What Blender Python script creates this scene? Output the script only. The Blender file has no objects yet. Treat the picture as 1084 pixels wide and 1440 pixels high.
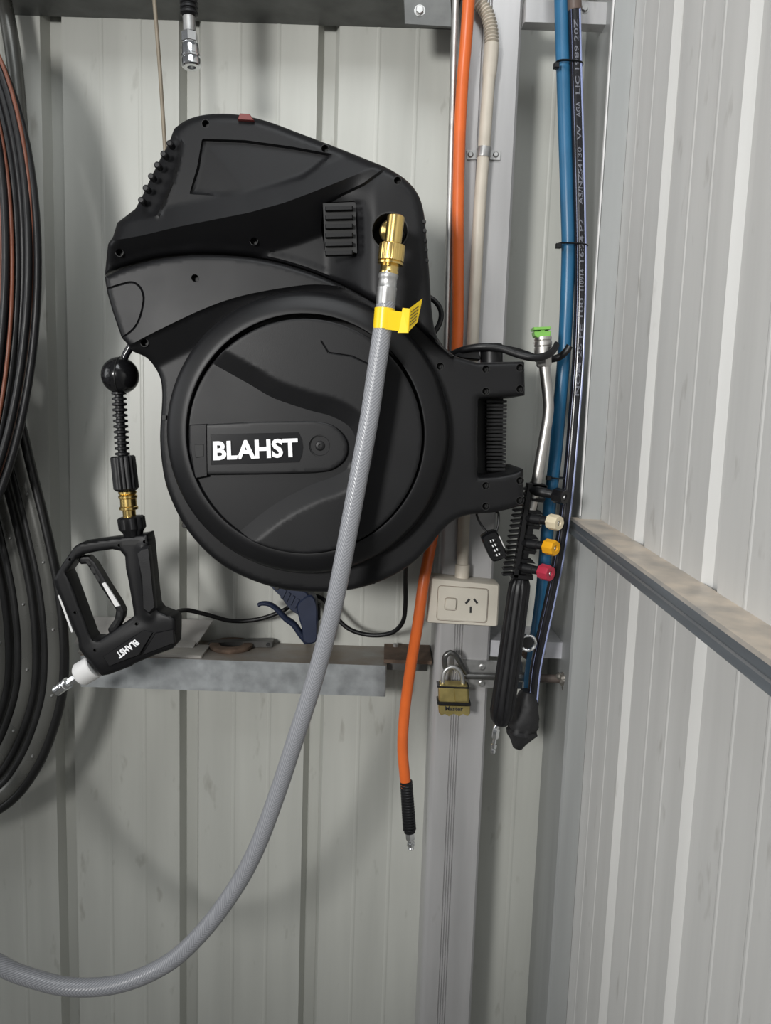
import bpy, bmesh, math, random
import numpy as np
from mathutils import Vector, Matrix
from mathutils.geometry import delaunay_2d_cdt
random.seed(7)
SC = bpy.context.scene
COL = SC.collection
# ------------------------------------------------------------------ camera
FPX, PITCH, ROLL, YAW = 1050.0, math.radians(7.0), math.radians(1.9), 0.0
EYE = Vector((0, 0, 1.5))
_F = Vector((math.sin(YAW)*math.cos(PITCH), math.cos(YAW)*math.cos(PITCH), -math.sin(PITCH)))
_R0 = Vector((math.cos(YAW), -math.sin(YAW), 0)); _U0 = _R0.cross(_F)
_R = math.cos(ROLL)*_R0 + math.sin(ROLL)*_U0
_U = -math.sin(ROLL)*_R0 + math.cos(ROLL)*_U0
cd = bpy.data.cameras.new('camera'); cam = bpy.data.objects.new('camera', cd); COL.objects.link(cam)
cd.sensor_fit = 'HORIZONTAL'; cd.sensor_width = 36.0; cd.lens = 36.0*FPX/1084.0; cd.clip_start = 0.02
cam.matrix_world = Matrix(((_R.x, _U.x, -_F.x, EYE.x), (_R.y, _U.y, -_F.y, EYE.y), (_R.z, _U.z, -_F.z, EYE.z), (0, 0, 0, 1)))
SC.camera = cam
# ------------------------------------------------------------------ light
SC.view_settings.view_transform = 'Standard'; SC.view_settings.look = 'None'
SC.view_settings.gamma = 1.0; SC.view_settings.use_curve_mapping = False
SC.view_settings.exposure = 0.06
w = bpy.data.worlds.new('shed_ambient'); SC.world = w; w.use_nodes = True
w.node_tree.nodes['Background'].inputs[0].default_value = (0.93, 0.97, 1.0, 1)
w.node_tree.nodes['Background'].inputs[1].default_value = 0.12
def area(name, loc, target, sx, sy, power, col):
    l = bpy.data.lights.new(name, 'AREA'); l.shape = 'RECTANGLE'; l.size = sx; l.size_y = sy
    l.energy = power; l.color = col
    o = bpy.data.objects.new(name, l); COL.objects.link(o); o.location = loc
    o.rotation_euler = (Vector(target)-Vector(loc)).to_track_quat('-Z', 'Y').to_euler()
    return o
wl = bpy.data.lights.new('key_spot', 'SPOT'); wl.energy = 330; wl.shadow_soft_size = 0.30; wl.spot_size = math.radians(50); wl.spot_blend = 1.0; wl.color = (1.0, 0.99, 0.97)  # unseen key from the left, cone added so left and bottom fall darker
wo = bpy.data.objects.new('key_spot', wl); COL.objects.link(wo); wo.location = (-1.4, -1.9, 1.95)
wo.rotation_euler = (Vector((0.24, 1.25, 1.60))-wo.location).to_track_quat('-Z', 'Y').to_euler()
area('left_fill', (-3.1, 0.1, 2.0), (0.2, 1.0, 1.4), 1.6, 1.8, 24, (0.97, 0.985, 1.0))  # unseen soft fill added from the left to brighten the right wall
area('overhead_fill', (-0.1, -0.4, 3.5), (0.2, 1.1, 1.5), 1.4, 1.0, 26, (0.95, 0.98, 1.0))  # unseen soft fill added from above, not a known opening

# ------------------------------------------------------------------ pixel -> world helpers
def ray(px, py): return _F + _R*((px-542.0)/FPX) - _U*((py-720.0)/FPX)
def P(px, py, Y):
    d = ray(px, py); return EYE + d*(Y/d.y)
def PX(px, py, X):
    d = ray(px, py); return EYE + d*(X/d.x)
def sc(px, py, Y): return (P(px+1, py, Y)-P(px, py, Y)).length
def PL(pts, Y): return [P(x, y, Y) for x, y in pts]
def PL3(pts): return [P(x, y, Y) for x, y, Y in pts]

# ------------------------------------------------------------------ materials
def mat(name, col, rough=0.5, metal=0.0, var=0.0, vscale=20.0, stretch=None, bump=0.0, bscale=200.0, dark=None, dust=None, spec=None, coat=0.0, spots=0.0, alpha=None):
    m = bpy.data.materials.new(name); m.use_nodes = True
    nt = m.node_tree; b = nt.nodes['Principled BSDF']; N = nt.nodes.new; L = nt.links.new
    b.inputs['Base Color'].default_value = (*col, 1); b.inputs['Roughness'].default_value = rough
    b.inputs['Metallic'].default_value = metal
    if spec is not None: b.inputs['Specular IOR Level'].default_value = spec
    if coat: b.inputs['Coat Weight'].default_value = coat
    tc = N('ShaderNodeTexCoord'); src = tc.outputs['Object']
    if stretch:
        mp = N('ShaderNodeMapping'); mp.inputs['Scale'].default_value = stretch; L(src, mp.inputs[0]); vsrc = mp.outputs[0]
    else: vsrc = src
    cur = None
    if var > 0:
        n = N('ShaderNodeTexNoise'); n.inputs['Scale'].default_value = vscale; n.inputs['Detail'].default_value = 6; L(vsrc, n.inputs['Vector'])
        r = N('ShaderNodeMapRange'); r.inputs[1].default_value = 0.3; r.inputs[2].default_value = 0.7; L(n.outputs[0], r.inputs[0])
        mx = N('ShaderNodeMix'); mx.data_type = 'RGBA'; L(r.outputs[0], mx.inputs[0])
        d = dark or tuple(c*(1-var) for c in col)
        mx.inputs[6].default_value = (*d, 1); mx.inputs[7].default_value = (*col, 1); cur = mx.outputs[2]
        rr = N('ShaderNodeMapRange'); rr.inputs[3].default_value = max(0.03, rough-0.1*var-0.04); rr.inputs[4].default_value = min(1, rough+0.12*var+0.04)
        L(n.outputs[0], rr.inputs[0]); L(rr.outputs[0], b.inputs['Roughness'])
    if spots > 0:
        n = N('ShaderNodeTexNoise'); n.inputs['Scale'].default_value = 38; n.inputs['Detail'].default_value = 3
        mp2 = N('ShaderNodeMapping'); mp2.inputs['Scale'].default_value = (1, 1, .35); L(src, mp2.inputs[0]); L(mp2.outputs[0], n.inputs['Vector'])
        r = N('ShaderNodeMapRange'); r.inputs[1].default_value = 0.66; r.inputs[2].default_value = 0.76; r.inputs[4].default_value = spots; L(n.outputs[0], r.inputs[0])
        mx = N('ShaderNodeMix'); mx.data_type = 'RGBA'; L(r.outputs[0], mx.inputs[0])
        if cur: L(cur, mx.inputs[6])
        else: mx.inputs[6].default_value = (*col, 1)
        mx.inputs[7].default_value = (0.16, 0.14, 0.11, 1); cur = mx.outputs[2]
    if dust:
        g = N('ShaderNodeNewGeometry'); s = N('ShaderNodeSeparateXYZ'); L(g.outputs['Normal'], s.inputs[0])
        r = N('ShaderNodeMapRange'); r.inputs[1].default_value = 0.4; r.inputs[2].default_value = 0.9; L(s.outputs[2], r.inputs[0])
        n = N('ShaderNodeTexNoise'); n.inputs['Scale'].default_value = 22; n.inputs['Detail'].default_value = 8; L(src, n.inputs['Vector'])
        r2 = N('ShaderNodeMapRange'); r2.inputs[1].default_value = 0.3; r2.inputs[2].default_value = 0.62; r2.inputs[3].default_value = 0.5; L(n.outputs[0], r2.inputs[0])
        mu = N('ShaderNodeMath'); mu.operation = 'MULTIPLY'; L(r.outputs[0], mu.inputs[0]); L(r2.outputs[0], mu.inputs[1])
        mx = N('ShaderNodeMix'); mx.data_type = 'RGBA'; L(mu.outputs[0], mx.inputs[0])
        if cur: L(cur, mx.inputs[6])
        else: mx.inputs[6].default_value = (*col, 1)
        mx.inputs[7].default_value = (*dust, 1); cur = mx.outputs[2]
        if metal > 0:
            iv = N('ShaderNodeMapRange'); iv.inputs[3].default_value = metal; iv.inputs[4].default_value = 0; L(mu.outputs[0], iv.inputs[0]); L(iv.outputs[0], b.inputs['Metallic'])
    if cur: L(cur, b.inputs['Base Color'])
    if bump > 0:
        n = N('ShaderNodeTexNoise'); n.inputs['Scale'].default_value = bscale; n.inputs['Detail'].default_value = 4; L(src, n.inputs['Vector'])
        bp = N('ShaderNodeBump'); bp.inputs['Strength'].default_value = bump; bp.inputs['Distance'].default_value = 0.002
        L(n.outputs[0], bp.inputs['Height']); L(bp.outputs[0], b.inputs['Normal'])
    return m
M = {}
M['wall'] = mat('painted_sheet_steel', (0.50, 0.505, 0.465), 0.42, 0, 0.16, 3.0, (6, 6, 0.5), 0.03, 60, spots=0.35)
M['wall_r'] = mat('painted_sheet_steel_lit', (0.60, 0.595, 0.575), 0.45, 0, 0.12, 3.0, (6, 9, 0.5), 0.03, 60, spots=0.3)  # same paint as the back wall, base lightened as if brightly lit
M['column'] = mat('primed_steel', (0.46, 0.455, 0.455), 0.33, 0.3, 0.2, 3.0, (8, 8, 0.7), 0.03, 90, spots=0.3)
M['galv'] = mat('galvanised_steel', (0.40, 0.42, 0.43), 0.45, 0.55, 0.3, 45, None, 0.06, 150, dust=(0.22, 0.185, 0.15))
M['galv_dark'] = mat('weathered_galvanised_steel', (0.16, 0.165, 0.16), 0.5, 0.4, 0.4, 25, None, 0.08, 150)
M['girt'] = mat('blue_grey_galvanised_girt', (0.21, 0.235, 0.26), 0.42, 0.45, 0.35, 6, (8, 0.5, 8), 0.04, 120, dust=(0.60, 0.51, 0.41))
M['post'] = mat('grey_post_steel', (0.40, 0.41, 0.405), 0.42, 0.3, 0.2, 3, (8, 8, 0.5), 0.03, 90)
M['plastic'] = mat('black_moulded_plastic', (0.0060, 0.0060, 0.0068), 0.45, 0, 0.25, 12, None, 0.05, 900, spec=0.26)
M['plastic_ring'] = mat('black_satin_plastic', (0.0065, 0.0065, 0.0073), 0.42, 0, 0.2, 10, None, 0.04, 900, spec=0.30)
M['plastic_deep'] = mat('black_recess_plastic', (0.006, 0.006, 0.006), 0.6)
M['gloss_black'] = mat('gloss_black', (0.008, 0.008, 0.009), 0.18)
M['rubber'] = mat('black_rubber', (0.008, 0.008, 0.009), 0.42, 0, 0.3, 40, None, 0.06, 500, spec=0.35)
M['hose_black'] = mat('black_polyethylene_hose', (0.010, 0.010, 0.013), 0.22, 0, 0.2, 20)
M['tyre'] = mat('black_tyre_rubber', (0.009, 0.009, 0.009), 0.4, 0, 0.3, 30, None, 0.05, 400, spec=0.4)
M['grey_hose'] = None
M['white'] = mat('white_print', (0.92, 0.92, 0.93), 0.4)
M['white_plastic'] = mat('white_plastic', (0.75, 0.745, 0.735), 0.4, 0, 0.1, 30)
M['cream'] = mat('cream_pvc', (0.55, 0.50, 0.42), 0.42, 0, 0.14, 25, spots=0.2)
M['outlet'] = mat('ivory_outlet_plastic', (0.60, 0.56, 0.48), 0.35, 0, 0.1, 30, spots=0.15)
M['orange'] = mat('orange_air_hose', (0.74, 0.145, 0.025), 0.38, 0, 0.2, 14)
M['orange_dim'] = mat('orange_brown_hose', (0.19, 0.058, 0.028), 0.45, 0, 0.3, 30)
M['blue'] = mat('blue_air_hose', (0.022, 0.135, 0.27), 0.35, 0, 0.25, 18)
M['brass'] = mat('polished_brass', (0.83, 0.60, 0.22), 0.24, 1.0, 0.15, 40)
M['brass_pad'] = mat('padlock_brass', (0.74, 0.60, 0.24), 0.36, 1.0, 0.2, 60)
M['steel'] = mat('brushed_steel', (0.60, 0.585, 0.56), 0.4, 1.0, 0.15, 60)
M['chrome'] = mat('chromed_steel', (0.78, 0.79, 0.80), 0.17, 1.0)
M['chrome_dull'] = mat('bright_galvanised_rail', (0.66, 0.66, 0.70), 0.45, 0.4, 0.2, 50)
M['zinc'] = mat('zinc_plate', (0.48, 0.48, 0.47), 0.38, 0.8, 0.25, 60)
M['dark_steel'] = mat('dark_oiled_steel', (0.17, 0.17, 0.165), 0.33, 0.8, 0.3, 50)
M['rust'] = mat('rusted_steel', (0.17, 0.115, 0.082), 0.75, 0.1, 0.5, 50, None, 0.2, 200)
M['rust_rod'] = mat('brown_rusted_rod', (0.12, 0.095, 0.082), 0.55, 0.3, 0.4, 60, None, 0.15, 200)
M['weld'] = mat('rough_weld_bead', (0.30, 0.28, 0.25), 0.45, 0.7, 0.5, 150, None, 0.4, 300)
M['navy'] = mat('navy_plastic', (0.016, 0.024, 0.055), 0.42, 0, 0.2, 40)
M['tan'] = mat('tan_coated_rod', (0.26, 0.22, 0.165), 0.45, 0.2, 0.2, 20)
M['yellow'] = mat('yellow_tag_film', (0.88, 0.60, 0.01), 0.32)
M['yellow_tip'] = mat('yellow_nozzle_plastic', (0.78, 0.37, 0.012), 0.35)
M['cream_tip'] = mat('cream_nozzle_plastic', (0.70, 0.61, 0.43), 0.4)
M['red_tip'] = mat('red_nozzle_plastic', (0.42, 0.03, 0.06), 0.35)
M['green_tip'] = mat('green_nozzle_plastic', (0.20, 0.48, 0.09), 0.4)
M['red_cap'] = mat('red_plastic', (0.16, 0.028, 0.024), 0.5)
M['brown'] = mat('brown_sleeve', (0.12, 0.085, 0.07), 0.5, 0, 0.3, 50)
M['grey_band'] = mat('dull_grey_alloy_band', (0.115, 0.115, 0.105), 0.28, 0.3, 0.3, 8)
M['tape'] = mat('black_wrapped_tape', (0.016, 0.016, 0.017), 0.62, 0, 0.4, 60, None, 0.5, 90)
M['ink'] = mat('black_print', (0.02, 0.02, 0.02), 0.5)
M['ink_pale'] = mat('pale_hose_print', (0.13, 0.135, 0.16), 0.5)
M['sheen_stripe'] = mat('blue_hose_sheen', (0.30, 0.35, 0.58), 0.25)  # pale blue stands in for light glancing off the black hose
M['concrete'] = mat('concrete_floor', (0.30, 0.29, 0.27), 0.8, 0, 0.25, 6, None, 0.2, 60)
M['tray'] = mat('dull_zinc_sheet', (0.50, 0.475, 0.44), 0.4, 0.35, 0.25, 25, None, 0.04, 100)
# braided grey hose: fine diagonal weave
def hose_mat():
    m = bpy.data.materials.new('grey_braided_hose'); m.use_nodes = True
    nt = m.node_tree; b = nt.nodes['Principled BSDF']; N = nt.nodes.new; L = nt.links.new
    uv = N('ShaderNodeUVMap'); uv.uv_map = 'sweep'
    mp = N('ShaderNodeMapping'); mp.inputs['Scale'].default_value = (28, 330, 1); mp.inputs['Rotation'].default_value = (0, 0, 0.0); L(uv.outputs[0], mp.inputs[0])
    wv = N('ShaderNodeTexWave'); wv.wave_type = 'BANDS'; wv.bands_direction = 'DIAGONAL'; wv.inputs['Scale'].default_value = 0.4; wv.inputs['Distortion'].default_value = 0.3; L(mp.outputs[0], wv.inputs['Vector'])
    mx = N('ShaderNodeMix'); mx.data_type = 'RGBA'; L(wv.outputs['Fac'], mx.inputs[0])
    mx.inputs[6].default_value = (0.20, 0.205, 0.22, 1); mx.inputs[7].default_value = (0.31, 0.315, 0.335, 1); L(mx.outputs[2], b.inputs['Base Color'])
    bp = N('ShaderNodeBump'); bp.inputs['Strength'].default_value = 0.25; bp.inputs['Distance'].default_value = 0.0008; L(wv.outputs['Fac'], bp.inputs['Height']); L(bp.outputs[0], b.inputs['Normal'])
    b.inputs['Roughness'].default_value = 0.3
    return m
M['grey_hose'] = hose_mat()

# ------------------------------------------------------------------ mesh builder
class MB:
    def __init__(s): s.v = []; s.f = []; s.uv = {}
    def add(s, vs, fs):
        o = len(s.v); s.v += [Vector(v) for v in vs]; s.f += [tuple(i+o for i in f) for f in fs]; return s
    def build(s, name, m, parent=None, angle=35, smooth=True):
        off = ROOT.get(parent.name, Vector((0, 0, 0))) if parent else Vector((0, 0, 0))
        me = bpy.data.meshes.new(name); me.from_pydata([v-off for v in s.v], [], s.f); me.validate()
        if s.uv:
            ul = me.uv_layers.new(name='sweep')
            for l in me.loops:
                if l.vertex_index in s.uv: ul.data[l.index].uv = s.uv[l.vertex_index]
        bm = bmesh.new(); bm.from_mesh(me); bmesh.ops.recalc_face_normals(bm, faces=bm.faces) if not getattr(s, 'keep', False) else None
        bm.to_mesh(me); bm.free()
        if smooth:
            for p in me.polygons: p.use_smooth = True
            me.set_sharp_from_angle(angle=math.radians(angle))
        me.materials.append(M[m] if isinstance(m, str) else m)
        o = bpy.data.objects.new(name, me); COL.objects.link(o)
        if parent: o.parent = parent; ROOT[o.name] = off
        return o
ROOT = {}
def tag(o, label, cat=None, group=None, kind=None):
    if label: o['label'] = label
    if cat: o['category'] = cat
    if group: o['group'] = group
    if kind: o['kind'] = kind
    return o
def thing(name, label, cat, loc, group=None):
    o = bpy.data.objects.new(name, None); COL.objects.link(o); o.location = loc; o.empty_display_size = 0.05
    ROOT[o.name] = Vector(loc); return tag(o, label, cat, group)

def spline(pts, n=8, closed=False):
    pts = [Vector(p) for p in pts]; out = []; N = len(pts)
    rng = N if closed else N-1
    for i in range(rng):
        if closed: p0, p1, p2, p3 = pts[i-1], pts[i], pts[(i+1) % N], pts[(i+2) % N]
        else:
            p1, p2 = pts[i], pts[i+1]; p0 = pts[i-1] if i > 0 else p1*2-p2; p3 = pts[i+2] if i+2 < N else p2*2-p1
        for k in range(n):
            t = k/n
            out.append(0.5*((2*p1)+(p2-p0)*t+(2*p0-5*p1+4*p2-p3)*t*t+(3*p1-p0-3*p2+p3)*t**3))
    if not closed: out.append(pts[-1])
    return out
def resample(pts, step):
    out = [pts[0]]; acc = 0
    for a, b in zip(pts[:-1], pts[1:]):
        d = (b-a).length
        if d == 0: continue
        t = step-acc
        while t < d: out.append(a.lerp(b, t/d)); t += step
        acc = d-(t-step)
    if (out[-1]-pts[-1]).length > step*0.3: out.append(pts[-1])
    return out
def frames(pts, closed=False):
    N = len(pts); T = []
    for i in range(N):
        a = pts[i-1] if (i > 0 or closed) else pts[i]; b = pts[(i+1) % N] if (i < N-1 or closed) else pts[i]
        T.append((b-a).normalized())
    ref = Vector((0, -1, 0))
    if abs(T[0].dot(ref)) > 0.9: ref = Vector((0, 0, 1))
    u = (ref-T[0]*ref.dot(T[0])).normalized(); fr = []
    for t in T:
        u = (u-t*u.dot(t)).normalized(); fr.append((t, u, t.cross(u)))
    return fr
def tube(mb, pts, r, seg=14, closed=False, cap=True, flat=None, uv=False):
    """sweep a round (or flat=(a,b) oval) section; r is a number, list or function of arclength"""
    pts = [Vector(p) for p in pts]; fr = frames(pts, closed); N = len(pts); base = len(mb.v); s = 0; vs = []
    for i in range(N):
        if i: s += (pts[i]-pts[i-1]).length
        ri = r(s) if callable(r) else (r[i] if isinstance(r, (list, tuple)) else r)
        t, u, v = fr[i]; fa, fb = flat or (1, 1)
        for k in range(seg):
            a = 2*math.pi*k/seg
            vs.append(pts[i]+u*(math.cos(a)*ri*fa)+v*(math.sin(a)*ri*fb))
            if uv: mb.uv[base+i*seg+k] = (k/seg if k <= seg/2 else 1-k/seg, s)
    fs = []
    for i in range(N if closed else N-1):
        j = (i+1) % N
        for k in range(seg):
            k2 = (k+1) % seg; fs.append((i*seg+k, i*seg+k2, j*seg+k2, j*seg+k))
    if cap and not closed:
        fs.append(tuple(range(seg))); fs.append(tuple((N-1)*seg+k for k in range(seg)))
    return mb.add(vs, fs)
def lathe(mb, p0, p1, prof, seg=24, flute=None, cap=True):
    """prof: [(fraction along p0->p1, radius)]; flute(angle,t)->radius factor"""
    p0, p1 = Vector(p0), Vector(p1); t = (p1-p0).normalized(); ref = Vector((0, -1, 0))
    if abs(t.dot(ref)) > 0.9: ref = Vector((0, 0, 1))
    u = (ref-t*ref.dot(t)).normalized(); v = t.cross(u); vs = []; fs = []
    for f, r in prof:
        c = p0.lerp(p1, f) if 0 <= f <= 1 else p0+(p1-p0)*f
        for k in range(seg):
            a = 2*math.pi*k/seg; q = r*(flute(a, f) if flute else 1)
            vs.append(c+u*(math.cos(a)*q)+v*(math.sin(a)*q))
    n = len(prof)
    for i in range(n-1):
        for k in range(seg):
            k2 = (k+1) % seg; fs.append((i*seg+k, i*seg+k2, (i+1)*seg+k2, (i+1)*seg+k))
    if cap:
        fs.append(tuple(range(seg))); fs.append(tuple((n-1)*seg+k for k in range(seg)))
    return mb.add(vs, fs)
def hexrod(mb, p0, p1, r, ch=0.12): return lathe(mb, p0, p1, [(0, r*.86), (ch, r), (1-ch, r), (1, r*.86)], 6)
def prism(mb, front, back, bevel=0.0):
    """loft from a front loop to a back loop (3D points), optional front bevel towards the loop's centre"""
    n = len(front); c = sum(front, Vector())/n; vs = []; loops = []
    if bevel > 0:
        d = [(c-p) for p in front]
        loops.append([p+q.normalized()*min(bevel, q.length*.4) for p, q in zip(front, d)])
        bk = [(b-f).normalized()*bevel for f, b in zip(front, back)]
        loops.append([p+q for p, q in zip(front, bk)])
    else: loops.append(list(front))
    loops.append(list(back))
    for l in loops: vs += l
    fs = [tuple(range(n)), tuple((len(loops)-1)*n+k for k in range(n))]
    for i in range(len(loops)-1):
        for k in range(n):
            k2 = (k+1) % n; fs.append((i*n+k, i*n+k2, (i+1)*n+k2, (i+1)*n+k))
    return mb.add(vs, fs)
def pprism(mb, poly, Yf, Yb, bevel=0.0):
    f = PL(poly, Yf); return prism(mb, f, [Vector((p.x, Yb, p.z)) for p in f], bevel)
def box(mb, a, b, bevel=0.0):
    x0, y0, z0 = a; x1, y1, z1 = b
    f = [Vector((x0, y0, z0)), Vector((x1, y0, z0)), Vector((x1, y0, z1)), Vector((x0, y0, z1))]
    return prism(mb, f, [Vector((p.x, y1, p.z)) for p in f], bevel)
def extrude_xy(mb, poly, z0, z1):
    n = len(poly); vs = [Vector((x, y, z0)) for x, y in poly]+[Vector((x, y, z1)) for x, y in poly]
    fs = [(k, (k+1) % n, n+(k+1) % n, n+k) for k in range(n)]+[tuple(range(n)), tuple(range(n, 2*n))]
    return mb.add(vs, fs)
def ball(mb, c, r, sx=1, sy=1, sz=1, seg=24, rings=14, jit=0):
    prof = []; vs = []; fs = []
    for i in range(rings+1):
        a = math.pi*i/rings
        for k in range(seg):
            b = 2*math.pi*k/seg; q = 1+(random.uniform(-jit, jit) if jit else 0)
            vs.append(Vector(c)+Vector((math.sin(a)*math.cos(b)*sx, math.sin(a)*math.sin(b)*sy, math.cos(a)*sz))*r*q)
    for i in range(rings):
        for k in range(seg):
            k2 = (k+1) % seg; fs.append((i*seg+k, i*seg+k2, (i+1)*seg+k2, (i+1)*seg+k))
    return mb.add(vs, fs)
def hexbolt(parent, px, py, Y, rpx, m='zinc', name='bolt'):
    s = sc(px, py, Y); c = P(px, py, Y); mb = MB(); d = Vector((0, 1, 0))
    lathe(mb, c-d*rpx*s*.7, c-d*rpx*s*.1, [(0, rpx*s*.85), (.25, rpx*s), (1, rpx*s)], 6)
    lathe(mb, c-d*rpx*s*.1, c+d*.001, [(0, rpx*s*1.3), (1, rpx*s*1.35)], 18)
    return mb.build(name, m, parent)

# ---- 2D field helpers (numpy, pixel plane)
def sd_line(pts, q):
    """distance from q (N,2) to polyline and sign (+ on the left/up side of travel)"""
    pts = np.asarray(pts, float); best = np.full(len(q), 1e9); sg = np.zeros(len(q))
    for a, b in zip(pts[:-1], pts[1:]):
        ab = b-a; t = np.clip(((q-a)@ab)/(ab@ab), 0, 1); d = q-(a+t[:, None]*ab); L = np.hypot(d[:, 0], d[:, 1])
        cr = ab[0]*(q[:, 1]-a[1])-ab[1]*(q[:, 0]-a[0]); m = L < best-1e-6
        best = np.where(m, L, best); sg = np.where(m, np.where(cr < 0, 1, -1), sg)
    return best, sg
def inside(poly, q):
    poly = np.asarray(poly, float); c = np.zeros(len(q), bool); n = len(poly); j = n-1
    for i in range(n):
        xi, yi = poly[i]; xj, yj = poly[j]
        if yi != yj: c ^= ((yi > q[:, 1]) != (yj > q[:, 1])) & (q[:, 0] < (xj-xi)*(q[:, 1]-yi)/(yj-yi)+xi)
        j = i
    return c
def sd_poly(poly, q):
    p = list(poly)+[poly[0]]; d, _ = sd_line(p, q); return np.where(inside(poly, q), d, -d)
def sstep(a, b, x): t = np.clip((x-a)/(b-a), 0, 1); return t*t*(3-2*t)
def sp2(pts, n=6, closed=False): return [(v.x, v.y) for v in spline([Vector((x, y, 0)) for x, y in pts], n, closed)]
def rs2(pts, step, closed=False):
    p = [Vector((x, y, 0)) for x, y in pts]
    if closed: p.append(p[0])
    r = resample(p, step)
    if closed and (r[-1]-p[-1]).length < step*.6: r = r[:-1]
    return [(v.x, v.y) for v in r]
def rquad(c, r, n=4):
    out = []
    for i in range(4):
        p, a, b = [Vector((*c[k], 0)) for k in (i, i-1, (i+1) % 4)]
        u = (a-p).normalized()*r; v = (b-p).normalized()*r
        for k in range(n+1):
            t = k/n; q = (p+u)*(1-t)**2+p*2*t*(1-t)+(p+v)*t*t; out.append((q.x, q.y))
    return out
def circ(cx, cy, r, n=14): return [(cx+r*math.cos(2*math.pi*k/n), cy+r*math.sin(2*math.pi*k/n)) for k in range(n)]
def offs(pts, dd):
    out = []
    for k in range(len(pts)):
        a = pts[max(0, k-1)]; b = pts[min(len(pts)-1, k+1)]; dx, dy = b[0]-a[0], b[1]-a[1]; l = math.hypot(dx, dy) or 1
        out.append((pts[k][0]+dy/l*dd, pts[k][1]-dx/l*dd))
    return out
def relief(outline, Yf, Yb, hfun, step=4.0, holes=(), feats=(), roll=0.0, rollw=6.0, grooves=(), backface=True):
    """sculpted plate: outline in pixels on the plane Y=Yf, hfun gives metres towards the room; side walls run back to Yb"""
    out = rs2(outline, step*.8, True); loops = [out]+[list(h) for h in holes]
    V = []; E = []
    for lp in loops:
        o = len(V); n = len(lp); V += lp; E += [(o+k, o+(k+1) % n) for k in range(n)]
    nb = len(V)
    for f in feats:
        f = rs2(f, step); o = len(V); V += f; E += [(o+k, o+k+1) for k in range(len(f)-1)]
    for g, wd, dp in grooves:
        g = rs2(g, 2.5)
        for k in range(len(g)):
            a = g[max(0, k-1)]; b = g[min(len(g)-1, k+1)]; dx, dy = b[0]-a[0], b[1]-a[1]; l = math.hypot(dx, dy) or 1
            for o2 in (-1.0, 0, 1.0): V.append((g[k][0]-dy/l*wd*o2, g[k][1]+dx/l*wd*o2))
    o2 = np.array(out)
    if roll > 0:
        nx = np.roll(o2, -1, 0)-np.roll(o2, 1, 0); ln = np.hypot(nx[:, 0], nx[:, 1])[:, None]; nn = np.stack([-nx[:, 1], nx[:, 0]], 1)/ln
        A = 0.5*np.sum(o2[:, 0]*np.roll(o2[:, 1], -1)-np.roll(o2[:, 0], -1)*o2[:, 1])
        if A < 0: nn = -nn
        for d in (0.15, 0.45, 0.8): V += [tuple(p) for p in o2+nn*rollw*d]
    x0, y0 = o2.min(0); x1, y1 = o2.max(0); gx, gy = np.meshgrid(np.arange(x0, x1, step), np.arange(y0, y1, step))
    g = np.stack([gx.ravel()+((gy.ravel()/step).astype(int) % 2)*step*.5, gy.ravel()], 1)
    keep = sd_poly(out, g) > (rollw if roll > 0 else step*.5)
    for h in holes: keep &= sd_poly(h, g) < -1
    for f in list(feats)+[q[0] for q in grooves]: keep &= sd_line(f, g)[0] > step*.45
    V += [tuple(p) for p in g[keep]]
    r = delaunay_2d_cdt([Vector(v) for v in V], E, [], 0, 1e-4)
    q = np.array([(v.x, v.y) for v in r[0]]); F = [f for f in r[2]]
    cen = np.array([q[list(f)].mean(0) for f in F]); ok = inside(out, cen)
    for h in holes: ok &= ~inside(h, cen)
    hh = hfun(q)*np.ones(len(q))
    if roll > 0:
        d = np.clip(sd_poly(out, q), 0, rollw); hh = hh-roll*(1-np.sqrt(np.clip(1-((rollw-d)/rollw)**2, 0, 1)))
    for gr, wd, dp in grooves:
        d, _ = sd_line(gr, q); hh = hh-dp*np.clip(1-d/wd, 0, 1)
    W = []
    for (x, y), h in zip(q, hh):
        W.append(P(x, y, Yf-h))
    F = [f for f, o in zip(F, ok) if o]
    # side walls from boundary edges
    cnt = {}
    for f in F:
        for a, b in zip(f, f[1:]+f[:1]): cnt[(min(a, b), max(a, b))] = cnt.get((min(a, b), max(a, b)), 0)+1
    bd = [e for e, c in cnt.items() if c == 1]; idx = {}
    n0 = len(W)
    for a, b in bd:
        for k in (a, b):
            if k not in idx: idx[k] = len(W); W.append(Vector((W[k].x, Yb, W[k].z)))
    F2 = list(F)+[(a, b, idx[b], idx[a]) for a, b in bd]
    mb = MB(); mb.add(W, F2)
    def height(x, y):
        p = np.array([[x, y]], float); h = float((hfun(p)*np.ones(1))[0])
        if roll > 0:
            dd = min(max(float(sd_poly(out, p)[0]), 0), rollw); h -= roll*(1-math.sqrt(max(1-((rollw-dd)/rollw)**2, 0)))
        return Yf-h
    mb.height = height
    return mb
def screw_hole(parent, px, py, Y, rpx=5.2, depth=0.012):
    s = sc(px, py, Y); c = P(px, py, Y); d = Vector((0, 1, 0)); r = rpx*s; mb = MB()
    lathe(mb, c-d*.0004, c+d*depth, [(0, r*1.12), (0, r), (.9, r*.95), (.9, r*.5), (.75, r*.45), (.75, .0002)], 14, cap=False)
    return mb.build('screw_hole', 'plastic_deep', parent)
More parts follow.
